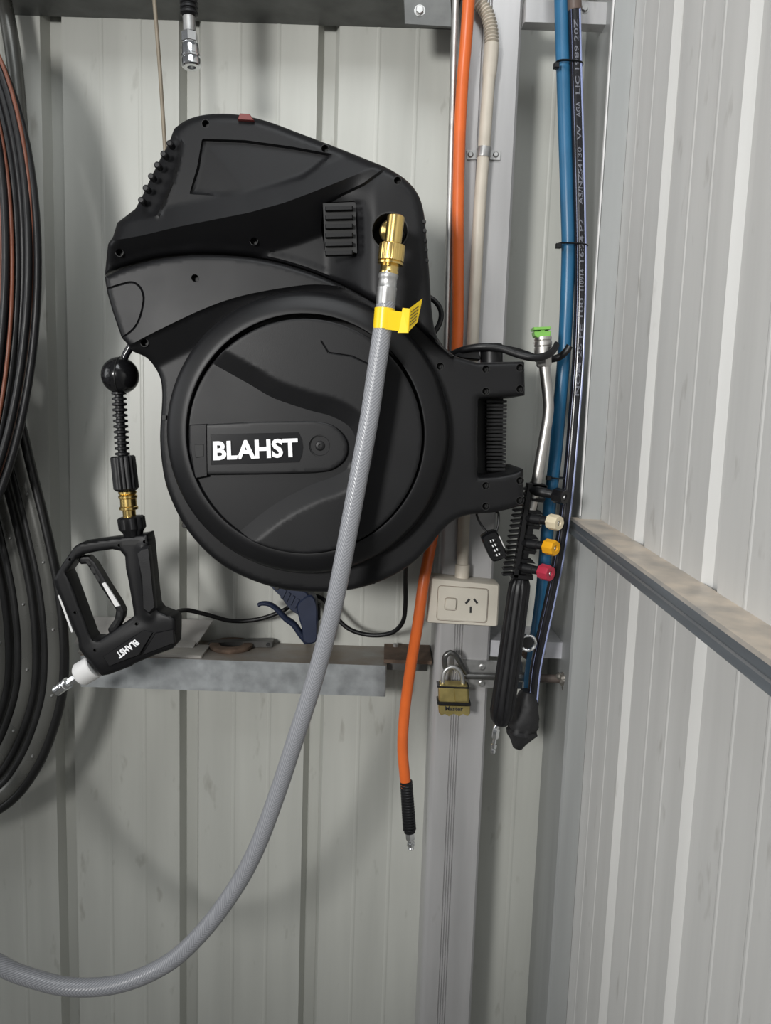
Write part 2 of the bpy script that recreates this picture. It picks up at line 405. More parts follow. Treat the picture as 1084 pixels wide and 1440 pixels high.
def text_mesh(s, bold=0.0, extrude=0.0):
    c = bpy.data.curves.new('txt', 'FONT'); c.body = s; c.size = 1.0; c.offset = bold; c.extrude = extrude; c.resolution_u = 3
    o = bpy.data.objects.new('txt', c); COL.objects.link(o); bpy.context.view_layer.update()
    me = bpy.data.meshes.new_from_object(o); bpy.data.objects.remove(o); bpy.data.curves.remove(c)
    v = np.array([tuple(x.co) for x in me.vertices]); f = [tuple(p.vertices) for p in me.polygons]; bpy.data.meshes.remove(me)
    mn, mx = v[:, :2].min(0), v[:, :2].max(0); v[:, :2] = (v[:, :2]-mn)/(mx-mn); return v, f
def put_text(name, s, quad, Y, m, parent, bold=0.02, thick=0.0006, label=None):
    """quad: pixels of text's lower-left, lower-right, upper-right, upper-left on the plane Y"""
    v, f = text_mesh(s, bold, 0.5); a, b, c, d = [P(x, y, Y) for x, y in quad]; mb = MB(); W = []
    for x, y, z in v:
        p = a.lerp(b, x).lerp(d.lerp(c, x), y); W.append(p+Vector((0, z*thick*2-thick*.5, 0)))
    mb.add(W, f); o = mb.build(name, m, parent, smooth=False)
    if label: o['label'] = label
    return o

# ================================================================== THE SHELL
def corrugated(x0, x1, first, pitch, Yp, depth, half, slope, lines, into=1):
    """open profile of wall sheet: pans with trapezoid troughs and small pencil swages"""
    pts = [(x0, Yp)]; k = first
    while k < x1:
        for e, dd in ((-half, 0), (-half+slope, depth), (half-slope, depth), (half, 0)): pts.append((k+e, Yp+dd*into))
        for fr in lines:
            c = k+pitch*fr
            pts += [(c-.004, Yp), (c-.0015, Yp-.0007*into), (c+.0015, Yp-.0007*into), (c+.004, Yp)]
        k += pitch
    pts = [p for p in pts if x0 <= p[0] < x1]+[(x1, Yp)]
    return pts
YW = 1.36
prof = corrugated(-1.25, 0.366, -1.071, 0.237, YW, 0.022, 0.0185, 0.008, (0.36, 0.64))
mb = MB(); extrude_xy(mb, prof+[(x, y+.0025) for x, y in reversed(prof)], 0.0, 2.75)
tag(mb.build('wall_back', 'wall', angle=12), 'pale grey-green ribbed sheet steel wall behind the black hose reel', None, None, 'structure')
XR = P(866, 420, 1.2).x
profr = corrugated(-1.6, 1.22, 1.012-0.226*11, 0.226, XR, 0.0085, 0.0205, 0.011, (0.36, 0.64))
mb = MB(); pr = [(y, x) for x, y in profr]; pr2 = [(y+.0025, x) for x, y in reversed(profr)]
extrude_xy(mb, pr+pr2, 0.0, 2.75)
tag(mb.build('wall_right', 'wall_r', angle=12), 'light ribbed sheet steel wall on the right, crossed by a dusty girt', None, None, 'structure')
mb = MB(); box(mb, (-3.5, -3.5, -0.1), (0.45, 1.4, 0.0)); tag(mb.build('floor', 'concrete', smooth=False), 'bare concrete floor of the shed', None, None, 'structure')

# main column (front web with pressed grooves)
XC0 = P(637, 300, 1.25).x; XC1 = P(720, 300, 1.25).x; g0 = P(634, 1010, 1.25).x
cp = [(XC0, YW)]+[(XC0+.011-.011*math.cos(a), 1.261-.011*math.sin(a)) for a in np.linspace(0, math.pi/2, 8)]
for k in range(4): c = g0+.0008+k*.0042; cp += [(c-.0012, 1.25), (c, 1.2525), (c+.0012, 1.25)]
cp += [(XC1-.004, 1.25), (XC1, 1.254), (XC1, YW)]
mb = MB(); extrude_xy(mb, cp, 0, 2.75)
tag(mb.build('trim_1', 'column', angle=20), 'pale steel wall column that carries the power outlet and slide bolt', None, None, 'structure')
# corner post against the right wall
xp0 = P(835, 420, 1.2).x
mb = MB(); extrude_xy(mb, [(xp0, YW), (xp0, 1.204), (xp0+.0035, 1.2), (XR-.0005, 1.2), (XR-.0005, YW)], 0, 2.75)
tag(mb.build('trim_2', 'post', angle=20), 'grey steel corner post where back and right walls meet', None, None, 'structure')
mb = MB(); extrude_xy(mb, [(xp0-.0010, 1.2035), (xp0-.0010, 1.1975), (xp0+.0012, 1.1975), (xp0+.0012, 1.2035)], P(815, 725, 1.2).z, 2.75); mb.build('edge_glint', 'white_plastic', bpy.data.objects['trim_2'])['label'] = 'pale strip painted as the lit edge of the post'  # white strip added as the post edge catching the light
# thin lip angle in front of the dark strip beside the post
xq = P(824, 420, 1.27).x
mb = MB(); extrude_xy(mb, [(xq, YW), (xq, 1.29), (xq+.004, 1.29), (xq+.004, YW)], 0, 2.75)
tag(mb.build('trim_3', 'galv_dark', angle=20), 'narrow dark steel flange beside the corner post', None, None, 'structure')
# girt on the right wall: C section
a = P(845, 722, 1.2); zt0 = P(813, 728, 1.21).z; zt1 = PX(1084, 880, XR).z; zb0 = PX(809, 754, XR-.045).z; zb1 = PX(1084, 989, XR-.045).z
Y0, Y1 = 1.215, 0.575
zt_n = zt0+(zt1-zt0)*(Y0-.2)/(Y0-.66); sl = (zt1-zt0)/(Y0-.66)
xw = XR-.0475
def gsec(Y):
    zt = zt0+sl*(Y0-Y); h = zt0-zb0+.002
    return [Vector((XR+.001, Y, zt)), Vector((xw+.003, Y, zt)), Vector((xw, Y, zt-.003)), Vector((xw, Y, zt-h*.42)), Vector((xw+.0012, Y, zt-h*.5)), Vector((xw, Y, zt-h*.58)), Vector((xw, Y, zt-h+.003)), Vector((xw+.003, Y, zt-h)), Vector((XR+.001, Y, zt-h))]
mb = MB(); prism(mb, gsec(-1.5), gsec(Y0))
tag(mb.build('trim_4', 'girt', angle=20), 'blue-grey steel girt with dusty top along the right wall', None, None, 'structure')
# galvanised ledge beam
zl = P(450, 933, 1.25).z; hb = zl-P(543, 980, 1.25).z
mb = MB(); box(mb, (P(112, 940, 1.25).x, 1.25, zl-hb), (P(543, 950, 1.25).x, YW+.0, zl), .002)
tag(mb.build('trim_5', 'galv', angle=20), 'galvanised steel ledge beam with dusty top under the hose reel', None, None, 'structure')
# top beam, dark
zt = P(310, 31, YW).z
mb = MB(); box(mb, (-1.1, 1.25, zt), (XC0-.002, YW, zt+.16), .002)
tag(mb.build('trim_6', 'galv_dark', angle=20), 'dark weathered steel girt across the top of the back wall', None, None, 'structure')
t = thing('cleat_plate', 'dark steel cleat plate bolted at the top beam beside the column', 'bracket', P(600, 38, 1.245))
mb = MB(); pprism(mb, [(566, -40), (632, -40), (636, 38), (569, 34)], 1.244, 1.2495, .001); mb.build('plate', 'galv_dark', t)
hexbolt(t, 590, 15, 1.244, 6)
# cleat at top right between column and corner post
t = thing('top_cleat', 'light steel cleat bar at top right behind the blue hose', 'bracket', P(795, 45, 1.26))
zc0 = P(795, 33, 1.235).z; mb = MB(); box(mb, (XC1+.001, 1.235, zc0), (xq-.001, 1.258, zc0+.033), .002); mb.build('bar', 'column', t)
hexbolt(t, 822, 12, 1.235, 5)
# galvanised lip right of the column
t = thing('rail_stub', 'short bright galvanised rail between column and corner post behind the lance', 'rail', P(740, 928, 1.28))
z1 = P(775, 903, 1.26).z; z0 = P(775, 926, 1.26).z
mb = MB(); box(mb, (XC1+.001, 1.26, z0), (P(792, 915, 1.26).x, 1.264, z1), .001); box(mb, (XC1+.001, 1.264, z1-.004), (P(792, 915, 1.26).x, YW-.001, z1), .001); mb.build('angle', 'chrome_dull', t)
hexbolt(t, 763, 917, 1.26, 4)

# ================================================================== HOSE REEL
reel = thing('hose_reel', 'large black wall-mounted hose reel with round drum cover and white lettering', 'hose reel', P(430, 831, 1.12))
YU, YL = 1.030, 1.052
seam = [(147, 388), (175, 376), (220, 364), (270, 358), (330, 359), (380, 366), (430, 380), (480, 400), (524, 423), (560, 441), (587, 460), (612, 483), (636, 504)]
up_out = sp2([(524, 423), (480, 400), (430, 380), (380, 366), (330, 359), (270, 358), (220, 364), (175, 376), (147, 388)], 4) + [(152, 343), (159, 333), (165, 313), (190, 294), (199, 278), (212, 250), (226, 222), (238, 200), (244, 183)] + \
    sp2([(246, 180), (262, 169), (285, 162), (315, 160), (345, 163), (380, 172), (420, 187), (470, 206), (520, 226), (548, 238), (572, 254), (588, 274), (596, 300), (600, 340), (604, 390), (607, 436), (612, 466), (622, 487), (640, 501)], 5) + [(634, 503), (612, 483), (587, 460), (560, 441)]
crease = [(140, 342), (200, 331), (250, 319), (300, 309), (350, 299), (400, 285), (440, 270), (480, 254), (520, 238), (556, 222)]
pan = [(284, 195), (345, 197), (410, 206), (470, 217), (425, 252), (360, 270), (310, 276), (266, 273), (277, 235)]
facet = [(215, 185), (240, 183), (254, 200), (251, 224), (240, 258), (221, 303), (186, 309), (165, 309)]
vent = [(455, 285), (511, 282), (513, 358), (457, 354), (451, 320)]
fold = [(452, 288), (480, 272), (510, 258), (548, 230)]
UH = [(289, 174), (457, 209), (559, 254), (168, 355), (357, 339)]
inlet = circ(548, 325, 25, 24)
def h_up(q):
    d, s = sd_line(crease, q); right = sstep(455, 530, q[:, 0])
    above = -0.00034*np.minimum(d, 30)-0.00008*d; below = -0.00075*np.minimum(d, 62)
    lip = sd_line(seam, q)[0]; below = below+0.004*sstep(14, 0, lip)
    h = np.where(s > 0, above, below*(1-right))
    dp = sd_poly(pan, q); edge, _ = sd_line([pan[7], pan[8], pan[0], pan[1], pan[2], pan[3]], q)
    h = h-np.where(dp > 0, 0.0055*sstep(0, 4, dp)*np.clip(1-(edge-8)/62, 0, 1), 0)
    df = sd_poly(facet, q); h = h-np.where(df > 0, 0.004*sstep(0, 3, df)+0.00028*df, 0)
    h = h+0.0032*np.exp(-(sd_line([facet[2], facet[3], facet[4], facet[5]], q)[0]/3.0)**2)
    dv = sd_poly(vent, q); h = h-np.where(dv > 0, 0.014*sstep(0, 3, dv)*(0.13+0.87*sstep(500, 496, q[:, 0])), 0)
    df2, s2 = sd_line(fold, q); h = h-0.0045*np.where(s2 < 0, np.exp(-df2/12.0)*sstep(0, 4, df2), 0)*sstep(445, 470, q[:, 0])*sstep(560, 535, q[:, 0])
    return h
holes = [circ(x, y, 5.3) for x, y in UH]+[inlet]
mb = relief(up_out, YU, 1.17, h_up, 3.6, holes, [crease, offs(crease, -2.5), offs(crease, 2.5), pan[6:]+pan[:4], offs(pan[6:]+pan[:4], -4), facet[2:6], offs(facet[2:6], 4), vent+[vent[0]], rs2(fold, 4), offs(rs2(fold, 4), 4), offs(rs2(fold, 4), -4)], roll=0.012, rollw=11)
up_h = mb.height; upper = mb.build('upper_cover', 'plastic', reel, 32)
def hY(fun, Y, x, y): return Y-float(fun(np.array([[x, y]], float))[0])
for x, y in UH: screw_hole(upper, x, y, up_h(x, y)-.0001)
# inlet well
s = sc(548, 325, YU); c = P(548, 325, YU-.001); d = Vector((0, 1, 0)); mb = MB()
lathe(mb, c, c+d*.05, [(0, 26.5*s), (0, 24.8*s), (.5, 24*s), (1, 23.5*s), (1, .001)], 28, cap=False); mb.build('inlet_well', 'plastic_deep', upper)
# vent slats
for k in range(6):
    y = 290+k*12.6; mb = MB(); pprism(mb, [(457, y), (496, y-1), (496, y+4.6), (457, y+5.6)], YU+.0035, YU+.0152, .0012); mb.build('vent_slat', 'plastic', upper)
mb = MB(); pprism(mb, [(454, 286), (500, 284), (502, 356), (457, 353)], YU+.0125, YU+.018); mb.build('vent_back', 'plastic_deep', upper)
# grip studs along the upper left edge
for x, y in [(238, 201), (229.5, 216), (220.5, 231.5), (212, 247.5), (204.5, 264), (198, 281)]:
    s = sc(x, y, YU); c = P(x, y, YU+.006); mb = MB()
    lathe(mb, c, c+d*.014, [(0, 3.0*s), (.1, 4.6*s), (1, 4.6*s)], 14); mb.build('grip_stud', 'plastic_ring', reel)
    mb = MB()
mb = MB(); pprism(mb, [(334, 168), (337, 159), (351, 160), (357, 169)], 1.045, 1.09, .001); mb.build('lock_button', 'red_cap', reel)['label'] = 'small dull red button on top of the cover'
for y in (311, 324, 338, 351, 366):
    mb = MB(); x = 596+(y-311)*.07; s = sc(x, y, YU); c = P(x, y, YU+.0035); lathe(mb, c, c+d*.02, [(0, 2.4*s), (.1, 3.2*s), (1, 3.2*s)], 12); mb.build('side_vent_hole', 'plastic_deep', reel)
# lower body with swept arm and bracket arms
low_out = sp2([(147, 389), (175, 377), (220, 365), (270, 359), (330, 360), (380, 367), (430, 381), (480, 401), (524, 424)], 4)+[(560, 440), (587, 454), (612, 470), (624, 488), (640, 501), (671, 510), (737, 508), (738, 556), (672, 561), (671, 616), (672, 671), (700, 669), (720, 665), (736, 659), (736, 710)] + \
    sp2([(736, 710), (715, 716), (690, 721), (658, 724), (636, 733), (618, 750), (604, 768), (580, 792), (545, 813), (508, 826), (470, 832), (430, 832), (395, 828), (355, 816), (318, 798), (287, 773), (262, 743), (245, 712), (233, 680), (227, 645), (225, 612), (227, 580), (228, 555), (226, 534), (218, 517), (206, 503), (186, 494)], 4) + [(182, 487), (171, 475), (158, 437), (151, 412)]
arm = sp2([(168, 500), (186, 488), (230, 465), (290, 437), (340, 420), (403, 408), (450, 404), (500, 412), (560, 436), (620, 460), (660, 440), (760, 390)], 5)
patch = sp2([(148, 407), (170, 400), (186, 397), (197, 404), (202, 418), (200, 434), (196, 448), (188, 462), (171, 476)], 4)
LH = [(274, 391), (203, 482), (619, 515), (683, 519), (731, 517), (683, 550), (731, 547), (683, 683), (731, 676), (683, 712), (731, 704)]
def h_low(q):
    dd, s = sd_line(arm, q); h = np.where(s > 0, 0.017+0.004*sstep(0, 4, dd), 0.017*(1-np.clip(dd/42.0, 0, 1)))*sstep(640, 560, q[:, 0])
    return h+0.004*np.exp(-(np.hypot(q[:, 0]-430, q[:, 1]-620)-205)**2/50.0)*0
mb = relief(low_out, YL, 1.19, h_low, 4.2, [circ(x, y, 5.3) for x, y in LH], [rs2(arm, 3), offs(rs2(arm, 3), 4)], roll=0.007, rollw=7, grooves=[(patch, 1.6, 0.002)])
lo_h = mb.height; lower = mb.build('lower_body', 'plastic', reel, 32)
for x, y in LH: screw_hole(lower, x, y, lo_h(x, y)-.0001)
mb = MB(); pprism(mb, [(228, 584), (233, 584), (233, 590), (228, 590)], YL-.004, YL+.01); mb.build('edge_clip', 'plastic_deep', reel)
for x, y in ((259, 739), (389, 826), (525, 818), (625, 737)):
    s = sc(x, y, YL); c = P(x, y, YL+.004); mb = MB(); lathe(mb, c, c+d*.02, [(0, 3*s), (.1, 4*s), (1, 4*s)], 12); mb.build('rim_screw', 'plastic_deep', reel)
# drum rim and drum cover
cx, cy = 428, 613; s = sc(cx, cy, 1.0); c = P(cx, cy, 1.0); mb = MB()
pr = [(197.5, 1.064), (197.5, 1.036), (196.5, 1.026), (194, 1.0195), (190, 1.0165), (184, 1.0135), (177, 1.011), (171, 1.0095), (168.2, 1.0098), (166.8, 1.0115), (166.2, 1.03)]
c0 = Vector((c.x, 0, c.z)); lathe(mb, c0, c0+d, [(Y, r*s*Y) for r, Y in pr], 120, cap=False); mb.build('drum_rim', 'plastic_ring', reel, 50)
chan = sp2([(300, 512), (350, 540), (385, 560), (435, 577), (465, 585), (492, 601), (502, 628), (492, 655), (470, 670), (435, 683), (385, 710), (337, 747)], 4)+[(300, 790), (210, 760), (200, 500), (260, 480)]
YD = 1.0165
def h_disc(q):
    dd = -sd_poly(chan, q); r = np.hypot(q[:, 0]-cx, q[:, 1]-cy)
    return 0.0105*np.clip(dd/26.0, 0, 1)
outl = sp2([(328, 503), (385, 526), (435, 545), (482, 556), (512, 575), (530, 628), (512, 682), (480, 701), (412, 726), (355, 757)], 4)
mb = relief(circ(cx, cy, 165.2, 120), YD, 1.04, h_disc, 3.8, (), [chan[:-4], outl], roll=0.0015, rollw=3, grooves=[([(452, 480), (462, 496), (495, 501), (520, 513)], 1.5, 0.0012)])
disc = mb.build('drum_cover', 'plastic', reel, 22)
bar = [(266, 598), (360, 593), (440, 592)]+sp2([(440, 592), (465, 597), (483, 612), (489, 630), (483, 648), (465, 661), (440, 665)], 4)[1:]+[(360, 667), (290, 668), (274, 671), (266, 635)]
mb = relief(bar, 1.0105, 1.03, lambda q: np.zeros(len(q)), 5, [circ(450, 627, 15.5, 24)], (), roll=.0015, rollw=3); arm_o = mb.build('badge_arm', 'plastic_ring', disc, 30)
mb = MB(); pprism(mb, [(268, 597), (290, 596), (291, 670), (275, 673), (268, 636)], 1.0085, 1.02, .0012); mb.build('badge_clip', 'plastic', disc)
mb = MB(); pprism(mb, [(273, 625), (286, 625), (286, 642), (275, 644)], 1.0075, 1.01, .0006); mb.build('clip_slot', 'plastic_deep', disc)
s = sc(450, 627, 1.0105); c = P(450, 627, 1.0125); mb = MB()
lathe(mb, c, c+d*.006, [(0, 15.5*s), (.0, 14*s), (.2, 13.5*s), (.2, 7*s), (0, 6.5*s), (-.1, 5*s), (-.1, 2.4*s), (.3, 2*s), (.3, .0001)], 28, cap=False); mb.build('centre_screw', 'plastic_ring', disc)
mb = MB(); pprism(mb, [(296, 611), (420, 608), (425, 618), (426.5, 629), (425, 640), (421, 650), (297, 654)], 1.0098, 1.018, .0006); mb.build('badge_plate', 'gloss_black', disc)['label'] = 'gloss black name plate'
put_text('badge_lettering', 'BLAHST', [(300.5, 647.5), (419.5, 642.5), (418.5, 616), (299.5, 620.5)], 1.0088, 'white', disc, 0.034, .001, 'white block lettering reading BLAHST')
# hinge between the bracket arms, pivot, plate on the column
for k in range(19):
    y = 563+k*5.3; mb = MB(); s = 1
    pprism(mb, [(684, y), (713-(k*.12), y), (713-(k*.12), y+3.4), (684, y+3.4)], 1.110, 1.17, .0006); mb.build('hinge_fin', 'rubber', reel)
mb = MB(); pprism(mb, [(655, 545), (708, 545), (706, 690), (655, 690)], 1.125, 1.186, .001); mb.build('hinge_block', 'plastic_deep', reel)
mb = MB(); pprism(mb, [(682, 512), (707, 512), (704, 704), (680, 704)], 1.18, 1.2495, .002); mb.build('wall_bracket', 'plastic_deep', reel)
mb = MB(); c = P(691, 484, 1.15); lathe(mb, c, P(691, 520, 1.15), [(0, .0155), (.05, .017), (1, .017)], 20); mb.build('pivot_post', 'rubber', reel)
mb = MB(); tube(mb, spline(PL3([(598, 415, 1.13), (612, 424, 1.13), (620, 438, 1.13), (618, 455, 1.13), (606, 474, 1.13)]), 8), .004, 10); mb.build('cable_loop', 'rubber', reel)
# rear drum housing behind
mb = MB(); c = P(425, 615, 1.19); c0 = Vector((c.x, 1.15, c.z)); lathe(mb, c0, c0+d*.10, [(0, .195), (.2, .195), (.8, .185), (1, .17)], 64); mb.build('rear_housing', 'plastic', reel)

# hose end hanging from the reel's snout
he = thing('reel_hose_end', 'black reel hose end with stopper ball, ribbed bend guard and brass fitting', 'hose', P(188, 752, 1.12))
s = sc(168, 600, 1.12); YH = 1.12
mb = MB(); tube(mb, spline(PL([(190, 478), (182, 490), (174, 506), (169, 530), (168, 555)], YH), 6), 5.2*s, 14); mb.build('hose', 'hose_black', he)
bo = MB(); ball(bo, P(169, 528, YH), 25.5*s, seg=32, rings=20); bo = bo.build('stopper_ball', 'gloss_black', he)
for k in range(6):
    mb = MB(); y = 510+k*6.5; b0 = P(151, y, YH); hw = 7-abs(k-2.5)*.8
    fr = []
    for (ox, oy) in ((-hw, -1.6), (hw, -1.6), (hw, 1.6), (-hw, 1.6)):
        xx, yy = 157+ox-169, y+oy-528; rr = math.sqrt(max(25.5**2-xx*xx-yy*yy, 1)); pp = P(157+ox, y+oy, YH); fr.append(Vector((pp.x, YH-rr*s-.0012, pp.z)))
    prism(mb, fr, [p+Vector((0, .004, 0)) for p in fr], .0003); mb.build('ball_rib', 'rubber', bo)
mb = MB(); tube(mb, [P(169, 502.5, YH)+Vector((0, 0, 0))]+[P(169+math.cos(a)*2.5, 528-math.sin(a)*25.8, YH)+Vector((0, -math.cos(a)*25.8*s, 0))*0+Vector((0, 0, 0)) for a in [math.pi/2]], .0005, 6)
ring = [P(170, 528-25.7*math.cos(a), YH)+Vector((0, -25.7*s*math.sin(a), 0)) for a in np.linspace(0, 2*math.pi, 40, endpoint=False)]
mb = MB(); tube(mb, ring, .0011, 8, closed=True); mb.build('ball_seam', 'plastic_deep', bo)
a, b = P(167, 550, YH), P(172.5, 643, YH)
n = 12; pr = []
for k in range(n):
    f = k/n; pr += [(f+.003, 5.8*s), (f+.016, 10*s), (f+.048, 10*s), (f+.060, 5.8*s)]
mb = MB(); lathe(mb, a, b, pr+[(1, 8*s)], 20); mb.build('bend_guard', 'rubber', he)
fl = lambda N, dep: (lambda an, t: 1-dep*(0.5+0.5*math.cos(an*N))**3)
mb = MB(); lathe(mb, P(172.5, 641, YH), P(178, 690, YH), [(0, 15*s), (.04, 17*s), (.93, 17.4*s), (1, 14*s)], 60, fl(14, .12)); mb.build('swivel_grip', 'rubber', he)
mb = MB(); lathe(mb, P(179, 689, YH), P(182.5, 730, YH), [(0, 9*s), (.05, 12.5*s), (.12, 12.5*s), (.15, 10.5*s), (.2, 13*s), (.27, 13*s), (.3, 11.3*s), (.55, 11.3*s), (.58, 13*s), (.66, 13*s), (.7, 9*s), (.9, 9*s), (.92, 11*s), (1, 11*s)], 28); mb.build('brass_fitting', 'brass', he)['label'] = 'polished brass threaded fitting'
mb = MB(); lathe(mb, P(184, 726, YH), P(188, 754, YH), [(0, 16*s), (.08, 19*s), (.6, 19*s), (.75, 15*s), (1, 12*s)], 48, fl(8, .14)); mb.build('nut', 'rubber', he)

# ================================================================== SPRAY GUN
def Z(pts): return [(x/4.015+60, y/4.015+740) for x, y in pts]
gun = thing('spray_gun', 'black trigger spray gun with white collar hanging nose-down from the hose end', 'spray gun', P(90, 970, 1.12))
go = Z([(478, 58), (560, 48), (592, 40), (602, 90), (612, 200), (630, 380), (640, 450), (660, 478), (700, 495), (745, 512), (753, 530), (753, 668), (735, 690), (640, 725), (520, 775), (500, 790), (380, 835), (335, 845), (290, 800), (240, 740), (205, 690), (200, 640), (140, 500), (75, 345), (64, 300), (110, 215), (180, 115), (210, 95), (340, 75)])
gh = Z([(465, 170), (440, 140), (395, 130), (300, 143), (225, 160), (195, 178), (135, 262), (150, 290), (210, 450), (270, 615), (285, 638), (320, 642), (400, 590), (500, 520), (516, 505), (510, 460), (500, 400), (485, 310), (470, 240)])
GH = Z([(155, 188), (432, 108), (575, 88), (183, 487), (530, 552), (295, 700), (693, 628)])
gol = list(go)
def h_gun(q):
    dd = np.minimum(sd_poly(go, q), -sd_poly(gh, q)); h = 0.004*np.sqrt(np.clip(1-(1-np.clip(dd/5, 0, 1))**2, 0, 1))
    gx = Z([(520, 130), (560, 520)]); dg, _ = sd_line(Z([(560, 120), (575, 300), (600, 500)]), q); h = h+0.004*np.exp(-(dg/8)**2)
    db, _ = sd_line(Z([(330, 740), (690, 570)]), q); return h+0.003*np.exp(-(db/20)**4)
mb = relief(go, 1.112, 1.142, h_gun, 2.2, [gh]+[circ(x, y, 2.3, 10) for x, y in GH], ())
gb = mb.build('gun_body', 'plastic', gun, 40)
for x, y in GH: screw_hole(gb, x, y, hY(h_gun, 1.112, x, y)-.0002, 2.4, .006)
mb = MB(); pprism(mb, Z([(338, 738), (470, 648), (568, 588), (620, 602), (545, 728), (372, 792)]), 1.1020, 1.112, .0014); mb.build('side_panel', 'plastic_ring', gb)
mb = MB(); pprism(mb, Z([(636, 602), (738, 582), (744, 660), (560, 728)]), 1.1024, 1.112, .0014); mb.build('rear_panel', 'plastic_ring', gb)
put_text('gun_lettering', 'BLAHST', Z([(520, 638), (412, 714), (436, 748), (550, 664)]), 1.1013, 'white', gb, 0.03, .0006, 'white lettering reading BLAHST, upside down')
mb = MB(); pprism(mb, Z([(448, 84), (548, 78), (550, 102), (450, 108)]), 1.107, 1.112); mb.build('grip_slots', 'plastic_deep', gb)
mb = MB(); pprism(mb, Z([(85, 392), (97, 388), (172, 596), (162, 602)]), 1.1135, 1.140, .0005); mb.build('guard_strip', 'white_plastic', gb)['label'] = 'thin white strip along the guard'
mb = MB(); pprism(mb, Z([(530, 140), (560, 118), (596, 112), (608, 200), (626, 380), (634, 470), (600, 500), (568, 478), (548, 300)]), 1.0995, 1.112, .004); mb.build('grip_pad', 'rubber', gb)
tr = Z([(200, 195), (212, 172), (262, 168), (300, 208), (360, 310), (440, 435), (462, 480), (455, 520), (430, 570), (400, 602), (375, 605), (368, 580), (408, 522), (415, 472), (330, 345), (275, 252), (248, 212), (215, 215)])
mb = relief(tr, 1.119, 1.135, lambda q: np.zeros(len(q)), 2.5, (), (), roll=.002, rollw=2.5); tg = mb.build('trigger', 'plastic_ring', gun, 40)
mb = MB(); pprism(mb, Z([(333, 324), (352, 316), (437, 450), (409, 457)]), 1.1165, 1.122, .0006); mb.build('trigger_insert', 'white_plastic', tg)['label'] = 'white insert on the trigger'
for qd in ([(240, 195), (262, 195), (276, 220), (258, 222)], [(268, 230), (288, 228), (302, 262), (285, 268)], [(290, 275), (308, 270), (328, 305), (312, 315)], [(420, 482), (440, 482), (440, 508), (424, 510)], [(415, 530), (432, 520), (405, 568), (392, 575)]):
    mb = MB(); pprism(mb, Z(qd), 1.1182, 1.121); mb.build('trigger_recess', 'plastic_deep', tg)
s = sc(110, 950, 1.125)
A, B, C2, D2, E2 = [P(*Z([q])[0], 1.125) for q in ((292, 790), (205, 843), (190, 852), (148, 880), (75, 932))]
mb = MB(); lathe(mb, A, B, [(0, 16*s), (.06, 17.2*s), (.85, 17.2*s), (1, 14.5*s)], 32); mb.build('collar', 'white_plastic', gun)['label'] = 'white plastic collar behind the nozzle'
mb = MB(); hexrod(mb, B, D2, 5.8*s); lathe(mb, D2, E2, [(0, 6*s), (.06, 8.4*s), (.2, 8.4*s), (.24, 7*s), (.3, 7*s), (.34, 7.8*s), (.45, 7.8*s), (.48, 7.2*s), (.6, 7.8*s), (.7, 7.2*s), (.8, 7.8*s), (.97, 7.6*s), (1, 6.5*s), (1, 3.6*s), (.9, 3.4*s)], 24); mb.build('quick_coupler', 'chrome', gun)['label'] = 'bright steel quick coupler nozzle'

# ================================================================== INLET HOSE
ih = thing('inlet_hose', 'grey braided inlet hose looping down in front of the reel from a brass elbow', 'hose', P(100, 1400, 1.0))
pts = spline(PL3([(543, 424, .962), (541, 440, .962), (536, 475, .962), (528, 530, .962), (519, 590, .962), (508, 650, .962), (497, 710, .962), (484, 780, .965), (470, 850, .97), (455, 910, .975), (438, 970, .98), (415, 1040, .985), (392, 1110, .99), (362, 1190, .99), (330, 1250, .99), (285, 1310, .985), (235, 1355, .98), (170, 1383, .975), (100, 1388, .97), (40, 1374, .965), (0, 1357, .96), (-70, 1310, .95), (-150, 1220, .95), (-220, 1080, .95), (-260, 900, .95), (-270, 650, .95)]), 10)
mb = MB(); tube(mb, resample(pts, .008), .0121, 22, uv=True); mb.build('hose', 'grey_hose', ih, 60)
YI = .962; s = sc(548, 380, YI)
mb = MB(); lathe(mb, P(546.5, 384, YI), P(542, 430, YI), [(0, 13*s), (.05, 14*s), (.16, 14*s), (.2, 12.9*s), (.42, 12.9*s), (.46, 14*s), (.55, 13.6*s), (.62, 14*s), (.95, 13.6*s), (1, 13*s)], 28); mb.build('ferrule', 'zinc', ih)['label'] = 'crimped silver ferrule'
mb = MB(); lathe(mb, P(549, 366, YI), P(546.5, 387, YI), [(0, 13*s), (.7, 13*s), (.75, 13.6*s), (.95, 13.6*s), (1, 13*s)], 28); mb.build('tail_fitting', 'brass', ih)
mb = MB(); lathe(mb, P(552, 343, YI), P(548.6, 373, YI), [(0, 15*s), (.06, 18*s), (.1, 18.4*s), (.8, 18.4*s), (.84, 17*s), (.9, 18.4*s), (.97, 18*s), (1, 15*s)], 96, lambda a, t: 1-.035*(.5+.5*math.cos(a*24)) if .09 < t < .82 else 1); mb.build('swivel_nut', 'brass', ih)['label'] = 'knurled brass swivel nut'
mb = MB(); lathe(mb, P(557, 303.5, YI), P(552, 345, YI), [(0, 10.5*s), (.03, 12*s), (1, 12*s)], 28); mb.build('elbow_barrel', 'brass', ih)
c = P(553, 325, YI); c1 = P(546, 326, 1.045); mb = MB(); lathe(mb, c, c1, [(0, 9*s), (.35, 9*s), (.4, 15*s), (.5, 16.5*s), (.62, 16*s), (.66, 13*s), (1, 13*s)], 28); mb.build('elbow_flange', 'brass', ih)
